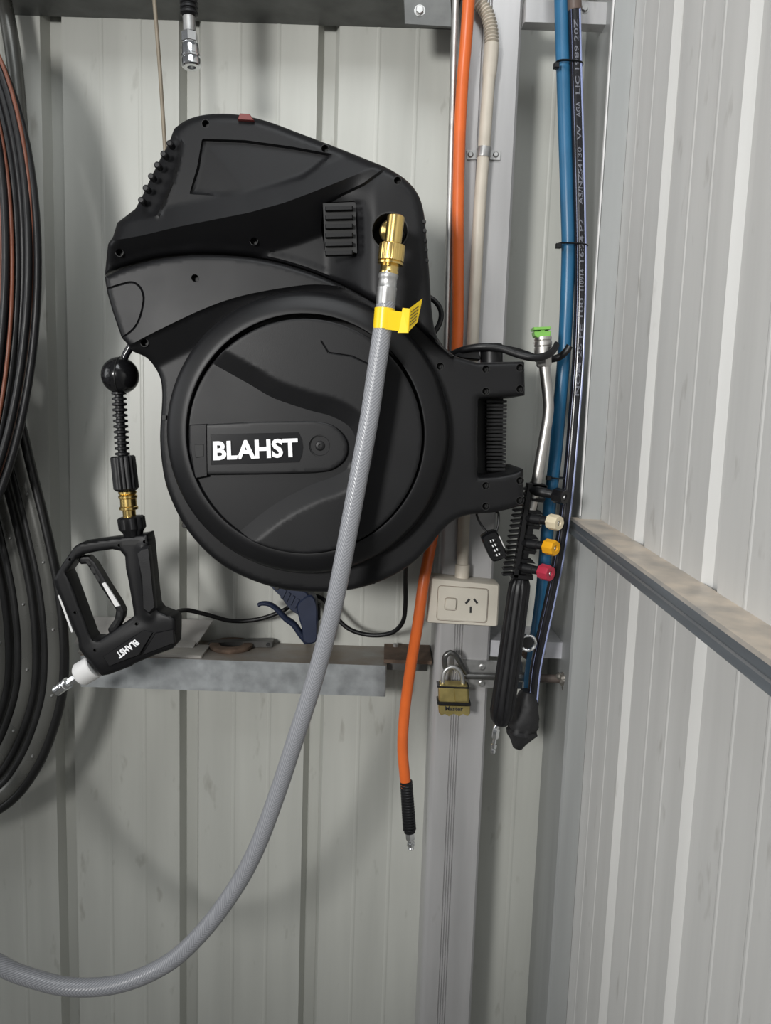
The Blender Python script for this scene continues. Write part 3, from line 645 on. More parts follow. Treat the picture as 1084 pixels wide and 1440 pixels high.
# yellow tag: band and flag
mb = MB(); lathe(mb, P(541.3, 434, YI), P(539, 463, YI), [(0, .0127), (0, .0131), (1, .0131), (1, .0127)], 28, cap=False); mb.build('tag_band', 'yellow', ih)['label'] = 'yellow tag wrapped round the hose'
def flag(poly, mname, m, th=.0006):
    mb = MB(); f = [P(x, y, Y) for x, y, Y in poly]; nrm = (f[1]-f[0]).cross(f[-1]-f[0]).normalized()
    prism(mb, f, [p+nrm*th for p in f]); return mb.build(mname, m, ih)
flag([(545, 435.5, .9495), (568, 439, .953), (566, 466, .953), (541, 463, .9495)], 'tag_flag', 'yellow')
flag([(566, 433, .953), (576, 434, .944), (574, 468, .944), (559, 468, .953)], 'tag_flag', 'yellow')
flag([(576, 434, .944), (594, 420, .958), (587, 453, .958), (573, 468, .944)], 'tag_flag', 'yellow')
for k in range(5):
    f = .18+.15*k; q = [(576+(594-576)*.2+0, 434+(420-434)*.2+33*f-1, 0)]
    x0, y0 = 578, 432+34*f; flag([(578.5-f*3, 432.5+32*f, .9452), (590-f*6, 424+32*f, .9548), (590-f*6, 425.2+32*f, .9548), (578.5-f*3, 433.7+32*f, .9452)], 'tag_print', 'ink', .0001)

# ================================================================== POWER, CONDUIT, ORANGE HOSE
oh = thing('orange_air_hose', 'bright orange air hose hanging down beside the column with black ribbed grip', 'hose', P(577, 1192, 1.222))
pts = PL3([(668, -300, 1.18), (664, -160, 1.185), (662, -60, 1.200), (659, 0, 1.205), (655, 60, 1.216), (650, 120, 1.225), (646, 200, 1.228), (644, 300, 1.228), (644, 400, 1.228), (643, 480, 1.228), (637, 560, 1.22), (627, 660, 1.218), (613, 730, 1.218), (604, 775, 1.212), (595.5, 820, 1.198), (587, 880, 1.198), (577, 940, 1.212), (569, 1000, 1.222), (566, 1050, 1.222), (569, 1090, 1.222), (571, 1106, 1.222)])
mb = MB(); tube(mb, spline(pts, 8), .0093, 18); mb.build('hose', 'orange', oh)
s = sc(573, 1130, 1.222); n = 17; pr = [(0, 7.5*s), (.01, 8.8*s), (.05, 8.8*s)]
for k in range(n):
    f = .06+.9*k/n; pr += [(f, 7.6*s), (f+.018, 8.9*s+k*.04*s), (f+.036, 8.9*s+k*.04*s), (f+.052, 7.7*s)]
mb = MB(); lathe(mb, P(571, 1098, 1.222), P(576, 1170, 1.222), pr+[(1, 8*s)], 22); mb.build('grip', 'rubber', oh)
mb = MB(); hexrod(mb, P(576, 1168, 1.222), P(577, 1180, 1.222), 7*s); lathe(mb, P(577, 1180, 1.222), P(578, 1194, 1.222), [(0, 4*s), (.1, 4.2*s), (.3, 4.2*s), (.35, 5.5*s), (.6, 5.5*s), (.75, 3.4*s), (.9, 4.4*s), (1, 4*s)], 18); mb.build('plug', 'chrome', oh)

t = thing('steel_pipe', 'thin bright steel pipe down the left edge of the column beside the orange hose', 'pipe', P(620, 640, 1.24))
mb = MB(); tube(mb, PL([(648, -260), (640.5, 0), (632.5, 300), (627, 495), (622, 660)], 1.24), .0058, 16); mb.build('pipe', 'steel', t)
cd_ = thing('conduit', 'cream electrical conduit down the column with corrugated flexible top', 'conduit', P(650, 808, 1.238))
YC = 1.236; s = sc(680, 200, YC)
fx = resample(spline(PL([(672, -230), (668, -120), (665, -50), (666, -18), (671, -2), (684, 18), (690, 40), (691.5, 64)], YC), 10), .0006)
mb = MB(); tube(mb, fx, lambda L: (8.6+1.5*math.cos(L/.0050*2*math.pi))*s, 18); mb.build('flexible_section', 'cream', cd_, 60)
mb = MB(); lathe(mb, P(691.5, 62, YC), P(687.5, 112, YC), [(0, 9.5*s), (.02, 10.4*s), (.75, 10.2*s), (1, 8.7*s)], 24); mb.build('adaptor', 'cream', cd_)
mb = MB(); tube(mb, spline(PL([(688, 105), (680, 215), (674, 300), (667, 430), (660, 570), (653, 720), (650, 800)], YC), 6), .0098, 20); mb.build('pipe', 'cream', cd_)
mb = MB(); lathe(mb, P(650.5, 793, YC), P(649.5, 812, YC), [(0, 9.5*s), (.05, 11*s), (1, 11*s)], 24); mb.build('socket_sleeve', 'cream', cd_)
t = thing('pipe_saddle', 'galvanised saddle clip screwed over the cream conduit', 'clip', P(680, 222, 1.25))
mb = MB(); lathe(mb, P(681, 208, YC), P(679.5, 222, YC), [(0, .0098), (0, .0111), (.15, .0113), (.85, .0113), (1, .0111), (1, .0098)], 28, cap=False); pprism(mb, [(656, 211), (671, 211), (671, 224), (657, 224)], 1.247, 1.2495); pprism(mb, [(689, 211), (704, 212), (703, 225), (688, 224)], 1.247, 1.2495); mb.build('band', 'zinc', t)
for x in (661.5, 697):
    mb = MB(); c = P(x, 217.5, 1.2475); lathe(mb, c-d*.003, c, [(0, .001), (0, .003), (.4, .0042), (1, .005)], 16); mb.build('screw', 'zinc', t)

ol = thing('power_outlet', 'ivory single power outlet with switch on the column below the conduit', 'power outlet', P(651, 880, 1.22))
mb = MB(); pprism(mb, rquad([(604, 812), (703, 822), (700, 882), (599, 876)], 4), 1.208, 1.2498, .003); blk = mb.build('mounting_block', 'outlet', ol)
fp = rquad([(617, 824), (686.5, 829), (684, 875), (614.5, 871)], 5)
mb = MB(); pprism(mb, fp, 1.2058, 1.21, .0008); fpo = mb.build('faceplate', 'outlet', ol)
ofs = [((x-651)*1.025+651, (y-849)*1.04+849) for x, y in fp]; mb = MB(); tube(mb, PL(ofs, 1.208), .0004, 6, closed=True); mb.build('plate_gap', 'rust', ol)
sw = rquad([(627, 841.5), (642, 842.5), (641, 857.5), (626, 856.5)], 3.5)
mb = MB(); pprism(mb, sw, 1.2025, 1.207, .001); mb.build('rocker_switch', 'outlet', fpo)
ofs = [((x-634)*1.15+634, (y-849.5)*1.15+849.5) for x, y in sw]; mb = MB(); tube(mb, PL(ofs, 1.2058), .0004, 6, closed=True); mb.build('switch_gap', 'rust', fpo)
for q in ([(653.5, 848), (656, 850), (661.5, 843.5), (659, 841.5)], [(665, 843), (667.5, 841.5), (672.5, 848), (670, 849.5)], [(660.5, 853), (663.2, 853), (663, 862), (660.3, 862)]):
    mb = MB(); pprism(mb, q, 1.2055, 1.2075); mb.build('socket_slot', 'ink', fpo)

# ================================================================== BLUE AND BLACK HOSES
bh = thing('blue_air_hose', 'blue air hose running down the wall beside the black printed hose', 'hose', P(741, 985, 1.2))
pb = PL3([(785, -300, 1.20), (787, -60, 1.20), (789, 0, 1.20), (790.5, 60, 1.20), (792, 100, 1.20), (795, 200, 1.20), (798, 300, 1.20), (799, 345, 1.20), (797, 420, 1.20), (793, 500, 1.205), (787, 570, 1.205), (781, 640, 1.21), (775, 690, 1.212), (770, 740, 1.216), (765, 800, 1.218), (760, 850, 1.218), (753, 900, 1.218), (746, 950, 1.218), (744, 985, 1.218)])
mb = MB(); tube(mb, spline(pb, 8), .0104, 18); mb.build('hose', 'blue', bh)
kh = thing('black_gas_hose', 'glossy black hose with pale printed lettering beside the corner post', 'hose', P(746, 995, 1.19))
pk = spline(PL3([(804, -300, 1.192), (806, -60, 1.192), (807, 0, 1.192), (808.5, 60, 1.192), (809.5, 100, 1.192), (812.5, 200, 1.192), (815, 300, 1.192), (816, 400, 1.19), (813, 500, 1.188), (807.5, 580, 1.188), (801, 660, 1.186), (794, 725, 1.186), (785, 785, 1.186), (774, 840, 1.187), (763, 890, 1.188), (753, 940, 1.192), (748, 990, 1.196)]), 10)
mb = MB(); tube(mb, pk, .0092, 20); ko = mb.build('hose', 'hose_black', kh)
frk = frames(pk)
def along(side, lift):   # thin strip on the hose, coloured as its bluish highlight
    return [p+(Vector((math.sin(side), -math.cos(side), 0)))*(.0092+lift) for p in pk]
mb = MB(); tube(mb, along(.82, -.0010), .0023, 8); mb.build('sheen_stripe', 'sheen_stripe', kh)
mb = MB(); tube(mb, along(-.75, -.0004), .0004, 8); mb.build('sheen_stripe', 'sheen_stripe', kh)
# lettering bent round the hose, reading upwards
LEN = [0]
for a_, b_ in zip(pk[:-1], pk[1:]): LEN.append(LEN[-1]+(b_-a_).length)
def at_s(sv):
    i = max(0, min(len(pk)-2, int(np.searchsorted(LEN, sv))-1)); f = (sv-LEN[i])/(LEN[i+1]-LEN[i]); return pk[i].lerp(pk[i+1], f)
def s_of(y):   # arclength where the hose passes pixel row y
    best = min(range(len(pk)), key=lambda i: abs(rowpx(pk[i])-y)); return LEN[best]
def rowpx(p):
    q = p-EYE; return 720-FPX*q.dot(_U)/q.dot(_F)
def subdiv(v, f):
    V = [tuple(p) for p in v]; F = []; md = {}
    def mid(a, b):
        k = (min(a, b), max(a, b))
        if k not in md: md[k] = len(V); V.append(tuple((np.array(V[a])+np.array(V[b]))/2))
        return md[k]
    for t in f:
        for i in range(1, len(t)-1):
            a, b, c = t[0], t[i], t[i+1]; x, y, z = mid(a, b), mid(b, c), mid(c, a); F += [(a, x, z), (x, b, y), (z, y, c), (x, y, z)]
    return V, F
for word, ya, yb in (('LIC 1989 20Z', 140, 32), ('AGA', 166, 143), ('W', 196, 180), ('AS/NZS4130', 294, 208), ('16:24 P2', 372, 312), ('110914', 415, 380), ('NOM 25 PE 100', 560, 422)):
    v, f = text_mesh(word, .012, 0); v, f = subdiv(v, f); v, f = subdiv(v, f); sa, sb = s_of(ya), s_of(yb); mb = MB(); W = []
    for x, y, z in v:
        p = at_s(sa+(sb-sa)*x); th = (y-.5)*-.68-.02; W.append(p+Vector((math.sin(th), -math.cos(th), 0))*.00932)
    mb.add(W, f); mb.build('hose_print', 'ink_pale', kh, smooth=False)
mb = MB(); lathe(mb, P(806, -40, 1.192), P(808, 16, 1.192), [(0, .0104), (.97, .0104), (1, .0095)], 20); mb.build('sleeve', 'brown', kh)['label'] = 'brown sleeve at the top of the hose'
# wrapped end
s = sc(735, 1015, 1.19); mb = MB()
lathe(mb, P(744, 972, 1.196), P(728, 1052, 1.196), [(0, 11*s), (.08, 14*s), (.2, 17*s), (.4, 20*s), (.58, 20.5*s), (.66, 18*s), (.7, 22*s), (.8, 18*s), (.9, 11*s), (1, 6*s)], 40, lambda a, t: 1+.09*math.sin(a*3+t*9)+.06*math.sin(a*7-t*23)); mb.build('taped_end', 'tape', kh, 60)['label'] = 'lumpy black taped end'
# cable ties
for i, (xa, xb, y, lab) in enumerate(((781, 816, 93, 'black cable tie nearest the ceiling round the blue and black hoses'), (784, 823, 346, 'black cable tie round the hoses at half height above the lance'), (770, 804, 672, 'black cable tie round the hoses just above the nozzle rack'))):
    t = thing('cable_tie', lab, 'cable tie', P((xa+xb)/2, y, 1.18), 'cable ties on the hoses')
    hw = (xb-xa)/2; xm = (xa+xb)/2; loop = []
    for a_ in np.linspace(0, 2*math.pi, 36, endpoint=False):
        ca, sa = math.cos(a_), math.sin(a_); q = P(xm+hw*abs(ca)**.6*(1 if ca > 0 else -1), y+1.5*ca, 1.2); loop.append(Vector((q.x, 1.198-.0165*abs(sa)**.6*(1 if sa > 0 else -1), q.z)))
    mb = MB(); tube(mb, loop, .0021, 8, closed=True, flat=(.6, 1.2)); mb.build('band', 'rubber', t)
    mb = MB(); c = P(xa+1, y, 1.185); box(mb, (c.x-.004, c.y-.005, c.z-.0035), (c.x+.004, c.y+.003, c.z+.0035), .001); mb.build('head', 'rubber', t)

# ================================================================== SPRAY LANCE
YN = 1.150
ln = thing('spray_lance', 'bent steel spray lance with black nozzle rack and long ribbed grip', 'spray lance', P(692, 1058, YN))
s = sc(760, 550, YN)
mb = MB(); tube(mb, resample(spline(PL([(764.5, 505), (767, 530), (770, 555), (771, 578), (766, 612), (760, 645), (753, 685), (746, 720)], YN), 8), .004), 7.6*s, 20); mb.build('tube', 'steel', ln)
mb = MB(); hexrod(mb, P(764, 496, YN), P(765, 516, YN), 11*s); mb.build('hex_nut', 'steel', ln)
mb = MB(); lathe(mb, P(763, 473, YN), P(764, 499, YN), [(0, 8*s), (.05, 12*s), (.2, 12*s), (.24, 11*s), (.3, 12.4*s), (.5, 12.4*s), (.54, 11.2*s), (.6, 12.4*s), (.95, 12.4*s), (1, 10*s)], 28); mb.build('coupler_sleeve', 'steel', ln)
# rack spine with fins
a, b = P(744, 680, YN-.012), P(722, 815, YN-.012)
mb = MB(); pprism(mb, [(743, 680), (749, 680), (728, 814), (722, 814)], YN-.014, YN+.006, .0006); mb.build('rack_spine', 'plastic_ring', ln)
mb = MB(); pprism(mb, [(748, 681), (770, 683), (769, 690), (747, 688)], YN-.010, YN+.012, .0006); pprism(mb, [(720, 808), (750, 811), (750, 816), (719, 813)], YN-.014, YN+.014, .0006); pprism(mb, [(748, 690), (760, 690), (738, 812), (728, 812)], YN-.004, YN+.010, .0006); mb.build('rack_frame', 'plastic', ln)
for k in range(17):
    f = k/16; x, y = 741-21*f, 687+120*f
    mb = MB(); pprism(mb, [(x-12, y-.5), (x+1, y-1.5), (x+.5, y+1.5), (x-12, y+3.2), (x-14, y+1.5)], YN-.009, YN+.006, .0004); mb.build('rack_fin', 'plastic_ring', ln)
for (x, y) in ((757, 693), (751, 731), (745, 766), (740, 800)):
    mb = MB(); pprism(mb, [(x-8, y-14), (x+9, y-12), (x+13, y-7), (x-8, y-9)], YN-.010, YN+.012, .0005); pprism(mb, [(x-9, y+8), (x+10, y+9), (x+7, y+14), (x-9, y+12)], YN-.010, YN+.012, .0005); mb.build('nozzle_clip', 'plastic', ln)
s = sc(718, 900, YN)
def gfl(a_, t): return 1-(.13*max(0, math.cos(a_*9))**2 if .035 < t < .965 else 0)
mb = MB(); lathe(mb, P(732, 812, YN), P(703.5, 1020, YN), [(0, 10*s), (.01, 12*s), (.045, 15*s), (.1, 15.6*s), (.5, 16.3*s), (.75, 17*s), (.9, 17.6*s), (.95, 15.5*s), (.99, 10*s), (1, 7*s)], 108, gfl); mb.build('grip', 'rubber', ln, 50)
s = sc(697, 1035, YN); mb = MB(); lathe(mb, P(702, 1014, YN), P(697, 1024, YN), [(0, 4*s), (1, 4*s)], 16); hexrod(mb, P(698, 1024, YN), P(696, 1038, YN), 5.2*s); lathe(mb, P(696, 1038, YN), P(693, 1059, YN), [(0, 2.6*s), (.35, 2.6*s), (.4, 4.2*s), (.62, 4.2*s), (.7, 2.7*s), (.88, 3.6*s), (1, 2.8*s)], 18); mb.build('plug', 'chrome', ln)
# nozzles
G = 'quick-connect spray nozzles'
def nozzle(x0, y0, x1, y1, m, lab, dark=False):
    t = thing('spray_nozzle', lab, 'nozzle', P(x0, y0, YN-.012), G); Yn = YN-.013; s = sc(x0, y0, Yn)
    A, B = P(x0, y0, Yn), P(x1, y1, Yn-.016); dr = (B-A).normalized()
    mb = MB(); lathe(mb, A, B, [(-.3, 4*s), (-.28, 5*s), (0, 6*s), (.05, 7*s), (.55, 7*s), (.6, 6*s), (1, 6*s)], 24); mb.build('body', 'rubber', t)
    mb = MB(); pr = [(0, 8*s), (.08, 11*s), (.85, 11*s), (1, 10*s), (1, 4.2*s), (.75, 3*s), (.75, .0002)]
    lathe(mb, B, B+dr*13.5*s+Vector((0, -.007, 0)), pr, 8, cap=False); tp = mb.build('tip', m, t, 25)
    mb = MB(); e = B+dr*13*s+Vector((0, -.0068, 0)); lathe(mb, e-dr*.003, e, [(0, 3.6*s), (1, 3.2*s)], 12); mb.build('orifice', 'steel' if dark else 'zinc', tp)
    return t
nozzle(752, 690, 780, 696, 'gloss_black', 'black spray nozzle, topmost of the four in the lance rack')
nozzle(746, 729, 772, 733, 'cream_tip', 'cream tipped spray nozzle below the black one in the rack')
nozzle(741, 764, 767, 768, 'yellow_tip', 'yellow tipped spray nozzle between the cream and red ones')
nozzle(735, 798, 760, 803, 'red_tip', 'red tipped spray nozzle, lowest in the lance rack')
t = thing('spray_nozzle', 'green spray nozzle fitted in the steel coupler on top of the lance', 'nozzle', P(763, 477, YN), G); s = sc(763, 465, YN)
mb = MB(); lathe(mb, P(763, 478, YN), P(763, 470, YN), [(0, 6*s), (1, 6*s)], 18); mb.build('body', 'steel', t)
mb = MB(); pprism(mb, [(751, 466), (775, 465), (774, 472), (770, 475), (756, 475), (752, 472)], YN-.010, YN+.010, .0008); pprism(mb, [(750, 460), (775, 459), (774, 463), (751, 464)], YN-.012, YN+.012, .0008); pprism(mb, [(760, 463), (766, 463), (766, 468), (760, 468)], YN-.009, YN+.009)
mb.build('tip', 'green_tip', t)

# rubber strap holding the lance
t = thing('rubber_strap', 'black rubber strap from the reel pivot hooked round the lance coupler', 'strap', P(700, 500, 1.14))
mb = MB(); tube(mb, spline(PL3([(634, 499, 1.15), (652, 492, 1.14), (676, 488, 1.13), (703, 490, 1.125), (727, 498, 1.12), (750, 503, 1.115), (768, 500, 1.118), (778, 493, 1.13), (783, 484, 1.14)]), 8), .0049, 12, flat=(.7, 1.1)); mb.build('strand', 'rubber', t)
mb = MB(); tube(mb, spline(PL3([(640, 497, 1.17), (665, 491, 1.165), (695, 489, 1.165), (722, 493, 1.17), (742, 499, 1.175), (762, 506, 1.178), (784, 503, 1.172), (796, 494, 1.166), (801, 486, 1.164)]), 8), .0049, 12, flat=(.7, 1.1)); mb.build('strand', 'rubber', t)
mb = MB(); pprism(mb, [(638, 500), (650, 492), (672, 488), (676, 505), (650, 503)], 1.14, 1.19, .001); mb.build('strap_root', 'rubber', t)

# ================================================================== LOCKS AND BOLT
cl = thing('combination_lock', 'small black four-dial combination lock hanging from the lower bracket arm', 'lock', P(695, 792, 1.13))
YK = 1.125; s = sc(695, 768, YK); ax = Vector((704-686, 790-750, 0)).normalized()
def loc(u, v, c0=(695, 768)):   # u along, v across
    return (c0[0]+ax.x*u-ax.y*v*-1*-1*-1, c0[1]+ax.y*u-ax.x*v) if False else (c0[0]+ax.x*u+ax.y*v, c0[1]+ax.y*u-ax.x*v)
po = sp2([loc(-20, -8), loc(-20, 8), loc(-14, 12), loc(14, 12), loc(21, 7), loc(21, -7), loc(14, -12), loc(-14, -12)], 4, True)
mb = MB(); pprism(mb, po, YK-.009, YK+.009, .003); lb = mb.build('lock_body', 'gloss_black', cl)
mb = MB(); pprism(mb, [loc(-10, 10.6), loc(8, 10.6), loc(8, 12.8), loc(-10, 12.8)], YK-.007, YK+.004); mb.build('side_label', 'white_plastic', lb)
for k in range(4):
    u = -8+k*7; mb = MB(); lathe(mb, P(*loc(u, -6), YK-.006), P(*loc(u, 6), YK-.006), [(0, .003), (.05, .0045), (.95, .0045), (1, .003)], 16); dl = mb.build('dial', 'rubber', lb)
    for v in (-2.6, 1.2):
        mb = MB(); pprism(mb, [loc(u-1.6, v), loc(u-1.6, v+1.3), loc(u+1.6, v+1.3), loc(u+1.6, v)], YK-.0108, YK-.0100); mb.build('dial_mark', 'white', lb)
mb = MB(); tube(mb, spline(PL3([(688, 752, YK), (678, 740, YK+.005), (672, 729, YK+.004), (671, 721, YK+.006), (684, 717, YK+.008), (699, 720, YK+.006), (701, 728, YK+.004), (700, 740, YK+.002), (696, 752, YK)]), 8), .0018, 10); mb.build('shackle_cable', 'rubber', cl)

sb = thing('slide_bolt', 'worn steel slide bolt with riveted straps and hooked handle on the column', 'bolt latch', P(690, 966, 1.24))
mb = MB(); pprism(mb, [(650, 929), (735, 932), (735, 947), (651, 945)], 1.243, 1.2496, .0006); mb.build('upper_strap', 'zinc', sb)
mb = MB(); pprism(mb, [(654, 955), (735, 958), (735, 969), (655, 966)], 1.243, 1.2496, .0006); mb.build('lower_strap', 'zinc', sb)
for x, y in ((678, 938), (677.5, 961)):
    c = P(x, y, 1.243); mb = MB(); s = sc(x, y, 1.243); lathe(mb, c-d*.003, c, [(0, .0003), (0, 2.6*s), (.3, 3.4*s), (.5, 4.6*s), (1, 5*s)], 18, cap=False); mb.build('rivet', 'zinc', sb)
mb = MB(); tube(mb, PL([(648, 950), (700, 951.5), (752, 953)], 1.238), .0058, 16); mb.build('bolt_rod', 'dark_steel', sb)
mb = MB(); lathe(mb, P(716, 951, 1.238), P(750, 953, 1.238), [(0, .0075), (.04, .0085), (.96, .0085), (1, .0075)], 20); mb.build('bolt_collar', 'zinc', sb)
mb = MB(); tube(mb, spline(PL3([(656, 948, 1.238), (650, 938, 1.232), (645, 928, 1.224), (639, 920, 1.218), (632, 918, 1.216), (626, 923, 1.216), (625, 933, 1.22), (627, 942, 1.23)]), 8), .0047, 14); mb.build('hook_handle', 'dark_steel', sb)
t = thing('welded_rod', 'brown rusted rod welded to the post at the right of the slide bolt', 'rod', P(773, 960, 1.25))
mb = MB(); tube(mb, PL([(752, 953.5), (775, 954), (797, 955)], 1.24), .0072, 16); mb.build('rod', 'rust_rod', t)
mb = MB(); ball(mb, P(794, 955, 1.238), .0105, 1, 1, 1.1, 18, 10, .14); ball(mb, P(786, 951, 1.236), .006, 1, 1, 1, 12, 8, .14); ball(mb, P(794, 967, 1.238), .005, 1, 1, 1.3, 12, 8, .14); mb.build('weld_bead', 'weld', t)
pl = thing('padlock', 'brass padlock with dark bands hanging from the slide bolt handle', 'padlock', P(638, 1008, 1.22))
YP = 1.222
mb = MB(); tube(mb, spline(PL([(622.5, 968), (623, 953), (626, 943), (635, 938), (645, 942), (650, 952), (651.5, 968)], YP), 8), .0037, 14); mb.build('shackle', 'zinc', pl)
mb = MB(); pprism(mb, [(617, 966), (619, 963), (656, 964), (659, 967), (660, 989), (617, 988)], YP-.010, YP+.013, .0022); mb.build('lock_body', 'brass_pad', pl)
mb = MB(); pprism(mb, [(638, 968), (657, 968), (658, 987), (640, 987)], YP-.0115, YP-.008, .0010); mb.build('front_face', 'brass_pad', pl)
for q in ([(615, 965), (660, 967), (660, 969), (615, 967)], [(615, 987), (662, 989), (662, 993), (615, 991)]):
    mb = MB(); pprism(mb, q, YP-.0125, YP+.014, .0006); mb.build('bumper_band', 'rubber', pl)
mb = MB(); pprism(mb, [(617, 992), (661, 993), (661, 1004), (658, 1007), (652, 1004), (646, 1007.5), (638, 1004), (631, 1007.5), (625, 1004), (620, 1006), (617, 1002)], YP-.011, YP+.012, .0012); mb.build('base_plate', 'brass_pad', pl)
put_text('lock_print', 'Master', [(626, 999.3), (651, 1000), (651, 993.6), (626, 993)], YP-.0114, 'ink', pl, .02, .0003, 'dark lettering on the lower brass plate')
# ring and brown lug behind the grip
t = thing('hose_ring', 'bright steel ring beside the lance grip on the black hose', 'ring', P(742, 914, 1.17))
mb = MB(); ringp = [P(742+10.5*math.cos(a_), 904+10.5*math.sin(a_), 1.168) for a_ in np.linspace(0, 2*math.pi, 32, endpoint=False)]; tube(mb, ringp, .0028, 10, closed=True); mb.build('ring', 'chrome', t)
c = P(742, 904, 1.168); mb = MB(); lathe(mb, c, c+d*.012, [(0, .009), (1, .009)], 20); mb.build('bush', 'gloss_black', t)
t = thing('rusty_lug', 'small rust-brown steel lug below the bright ring', 'bracket', P(745, 928, 1.24))
mb = MB(); pprism(mb, sp2([(733, 920), (745, 917), (757, 918), (759, 923), (752, 928), (740, 928)], 3, True), 1.22, 1.2595, .001); mb.build('lug', 'rust', t)

# ================================================================== THINGS ON THE LEDGE
def onledge(px, py):   # point on the ledge's top plane seen at a pixel
    r = ray(px, py); return EYE+r*((zl-EYE.z)/r.z)
t = thing('rust_plate', 'rust-brown plate with a bolt at the right end of the ledge', 'plate', onledge(570, 925))
x0 = P(540, 925, 1.25).x; x1 = XC0-.003
mb = MB(); box(mb, (x0, 1.262, zl+.0004), (x1, YW-.004, zl+.007), .001); mb.build('plate', 'rust', t)
mb = MB(); box(mb, (x0+.006, 1.275, zl-.016), (x1-.006, YW-.004, zl+.0002), .001); mb.build('lip', 'galv_dark', t)
c = onledge(556, 914)+Vector((0, 0, .006)); mb = MB(); lathe(mb, c, c+Vector((0, 0, .006)), [(0, .0055), (.8, .0055), (1, .0045)], 6); mb.build('bolt', 'zinc', t)
c = onledge(325, 911); t = thing('washer_ring', 'round rusty steel ring lying flat on the ledge', 'ring', c+Vector((0, 0, .0003)))
mb = MB(); U = Vector((0, 0, 1)); lathe(mb, c+U*.0004, c+U*.0092, [(0, .0215), (0, .0370), (.3, .0388), (.8, .0388), (1, .036), (1, .023), (.8, .0205), (0, .0205)], 48, cap=False); mb.build('ring', 'rust', t)
c = onledge(345, 899); t = thing('steel_offcut', 'dark flat steel offcut lying on the ledge behind the rusty ring', 'offcut', c)
mb = MB(); A, B = onledge(304, 897), onledge(388, 901); f = [Vector((A.x, 1.318, zl+.0005)), Vector((B.x, 1.330, zl+.0005)), Vector((B.x, 1.330, zl+.011)), Vector((B.x-.012, 1.329, zl+.013)), Vector((A.x, 1.318, zl+.009))]
prism(mb, f, [p+Vector((0, .018, 0)) for p in f], .001); mb.build('bar', 'dark_steel', t)
mb = MB(); c = Vector((B.x-.008, 1.3275, zl+.006)); lathe(mb, c, c+d*.004, [(0, .0035), (1, .0035)], 10); mb.build('hole_rim', 'plastic_deep', t)
t = thing('folded_tray', 'dull folded sheet metal tray on the ledge behind the spray gun', 'tray', onledge(200, 915))
A = onledge(104, 922); B = onledge(290, 920)
mb = MB(); box(mb, (P(110, 920, 1.258).x, 1.256, zl+.0004), (P(284, 920, 1.258).x, 1.318, zl+.005), .0015)
f = [Vector((P(108, 896, 1.31).x, 1.312, zl+.006)), Vector((P(276, 901, 1.31).x, 1.312, zl+.006)), Vector((P(299, 874, 1.34).x, 1.345, P(299, 872, 1.345).z)), Vector((P(104, 868, 1.34).x, 1.345, P(104, 866, 1.345).z))]
prism(mb, f, [p+Vector((0, .004, -.001)) for p in f], .0008); mb.build('sheet', 'tray', t)
f2 = [f[0]+Vector((0, -.002, .006)), f[1]+Vector((0, -.002, .006)), f[1]+Vector((-.002, -.014, -.001)), f[0]+Vector((0, -.014, -.001))]
mb = MB(); prism(mb, f2, [p+Vector((0, .001, .002)) for p in f2]); mb.build('fold', 'tray', t)
# navy clamp
qc = thing('quick_clamp', 'navy plastic trigger clamp standing on the ledge under the reel', 'clamp', onledge(432, 906))
mb = MB(); mbp = sp2([(418, 850), (432, 838), (441, 840), (446, 856), (446, 890), (443, 904), (428, 904), (424, 884), (419, 866)], 4, True); pprism(mb, mbp, 1.272, 1.300, .003); mb.build('clamp_body', 'navy', qc)
mb = MB(); pprism(mb, [(374, 819), (392, 815), (432, 834), (440, 850), (424, 868), (408, 858), (393, 838)], 1.276, 1.296, .002); hd = mb.build('handle', 'navy', qc)
for k in range(5):
    x, y = 400+k*6, 827+k*4.3; mb = MB(); pprism(mb, [(x, y+2), (x+3, y+3.5), (x-3, y+16), (x-6, y+14)], 1.2735, 1.277, .0006); mb.build('handle_rib', 'navy', hd)
mb = MB(); tube(mb, spline(PL3([(363, 851, 1.284), (369, 848.5, 1.284), (380, 850, 1.284), (391, 858, 1.284), (401, 869, 1.284), (413, 878, 1.284), (423, 892, 1.284), (432, 903, 1.284)]), 6), [(.0036+.0022*min(1, k/30)) for k in range(43)], 12, flat=(1.5, 1)); mb.build('trigger', 'navy', qc)
mb = MB(); pprism(mb, [(438, 846), (450, 850), (450, 872), (444, 876)], 1.285, 1.297, .001); mb.build('jaw_pad', 'rubber', qc)
# cable
t = thing('black_cable', 'thin black cable drooping along the wall under the reel and behind the clamp', 'cable', P(520, 893, 1.32))
mb = MB(); tube(mb, resample(spline(PL3([(228, 868, 1.22), (245, 862, 1.25), (262, 858, 1.29), (290, 864, 1.31), (325, 873, 1.32), (362, 871, 1.32), (395, 860, 1.32), (415, 848, 1.32), (437, 838, 1.318), (455, 843, 1.315), (468, 862, 1.31), (490, 884, 1.305), (520, 893, 1.30), (550, 890, 1.29), (566, 875, 1.275), (570, 850, 1.26), (570, 810, 1.22), (572, 780, 1.18)]), 8), .006), .0040, 12); mb.build('cord', 'rubber', t)

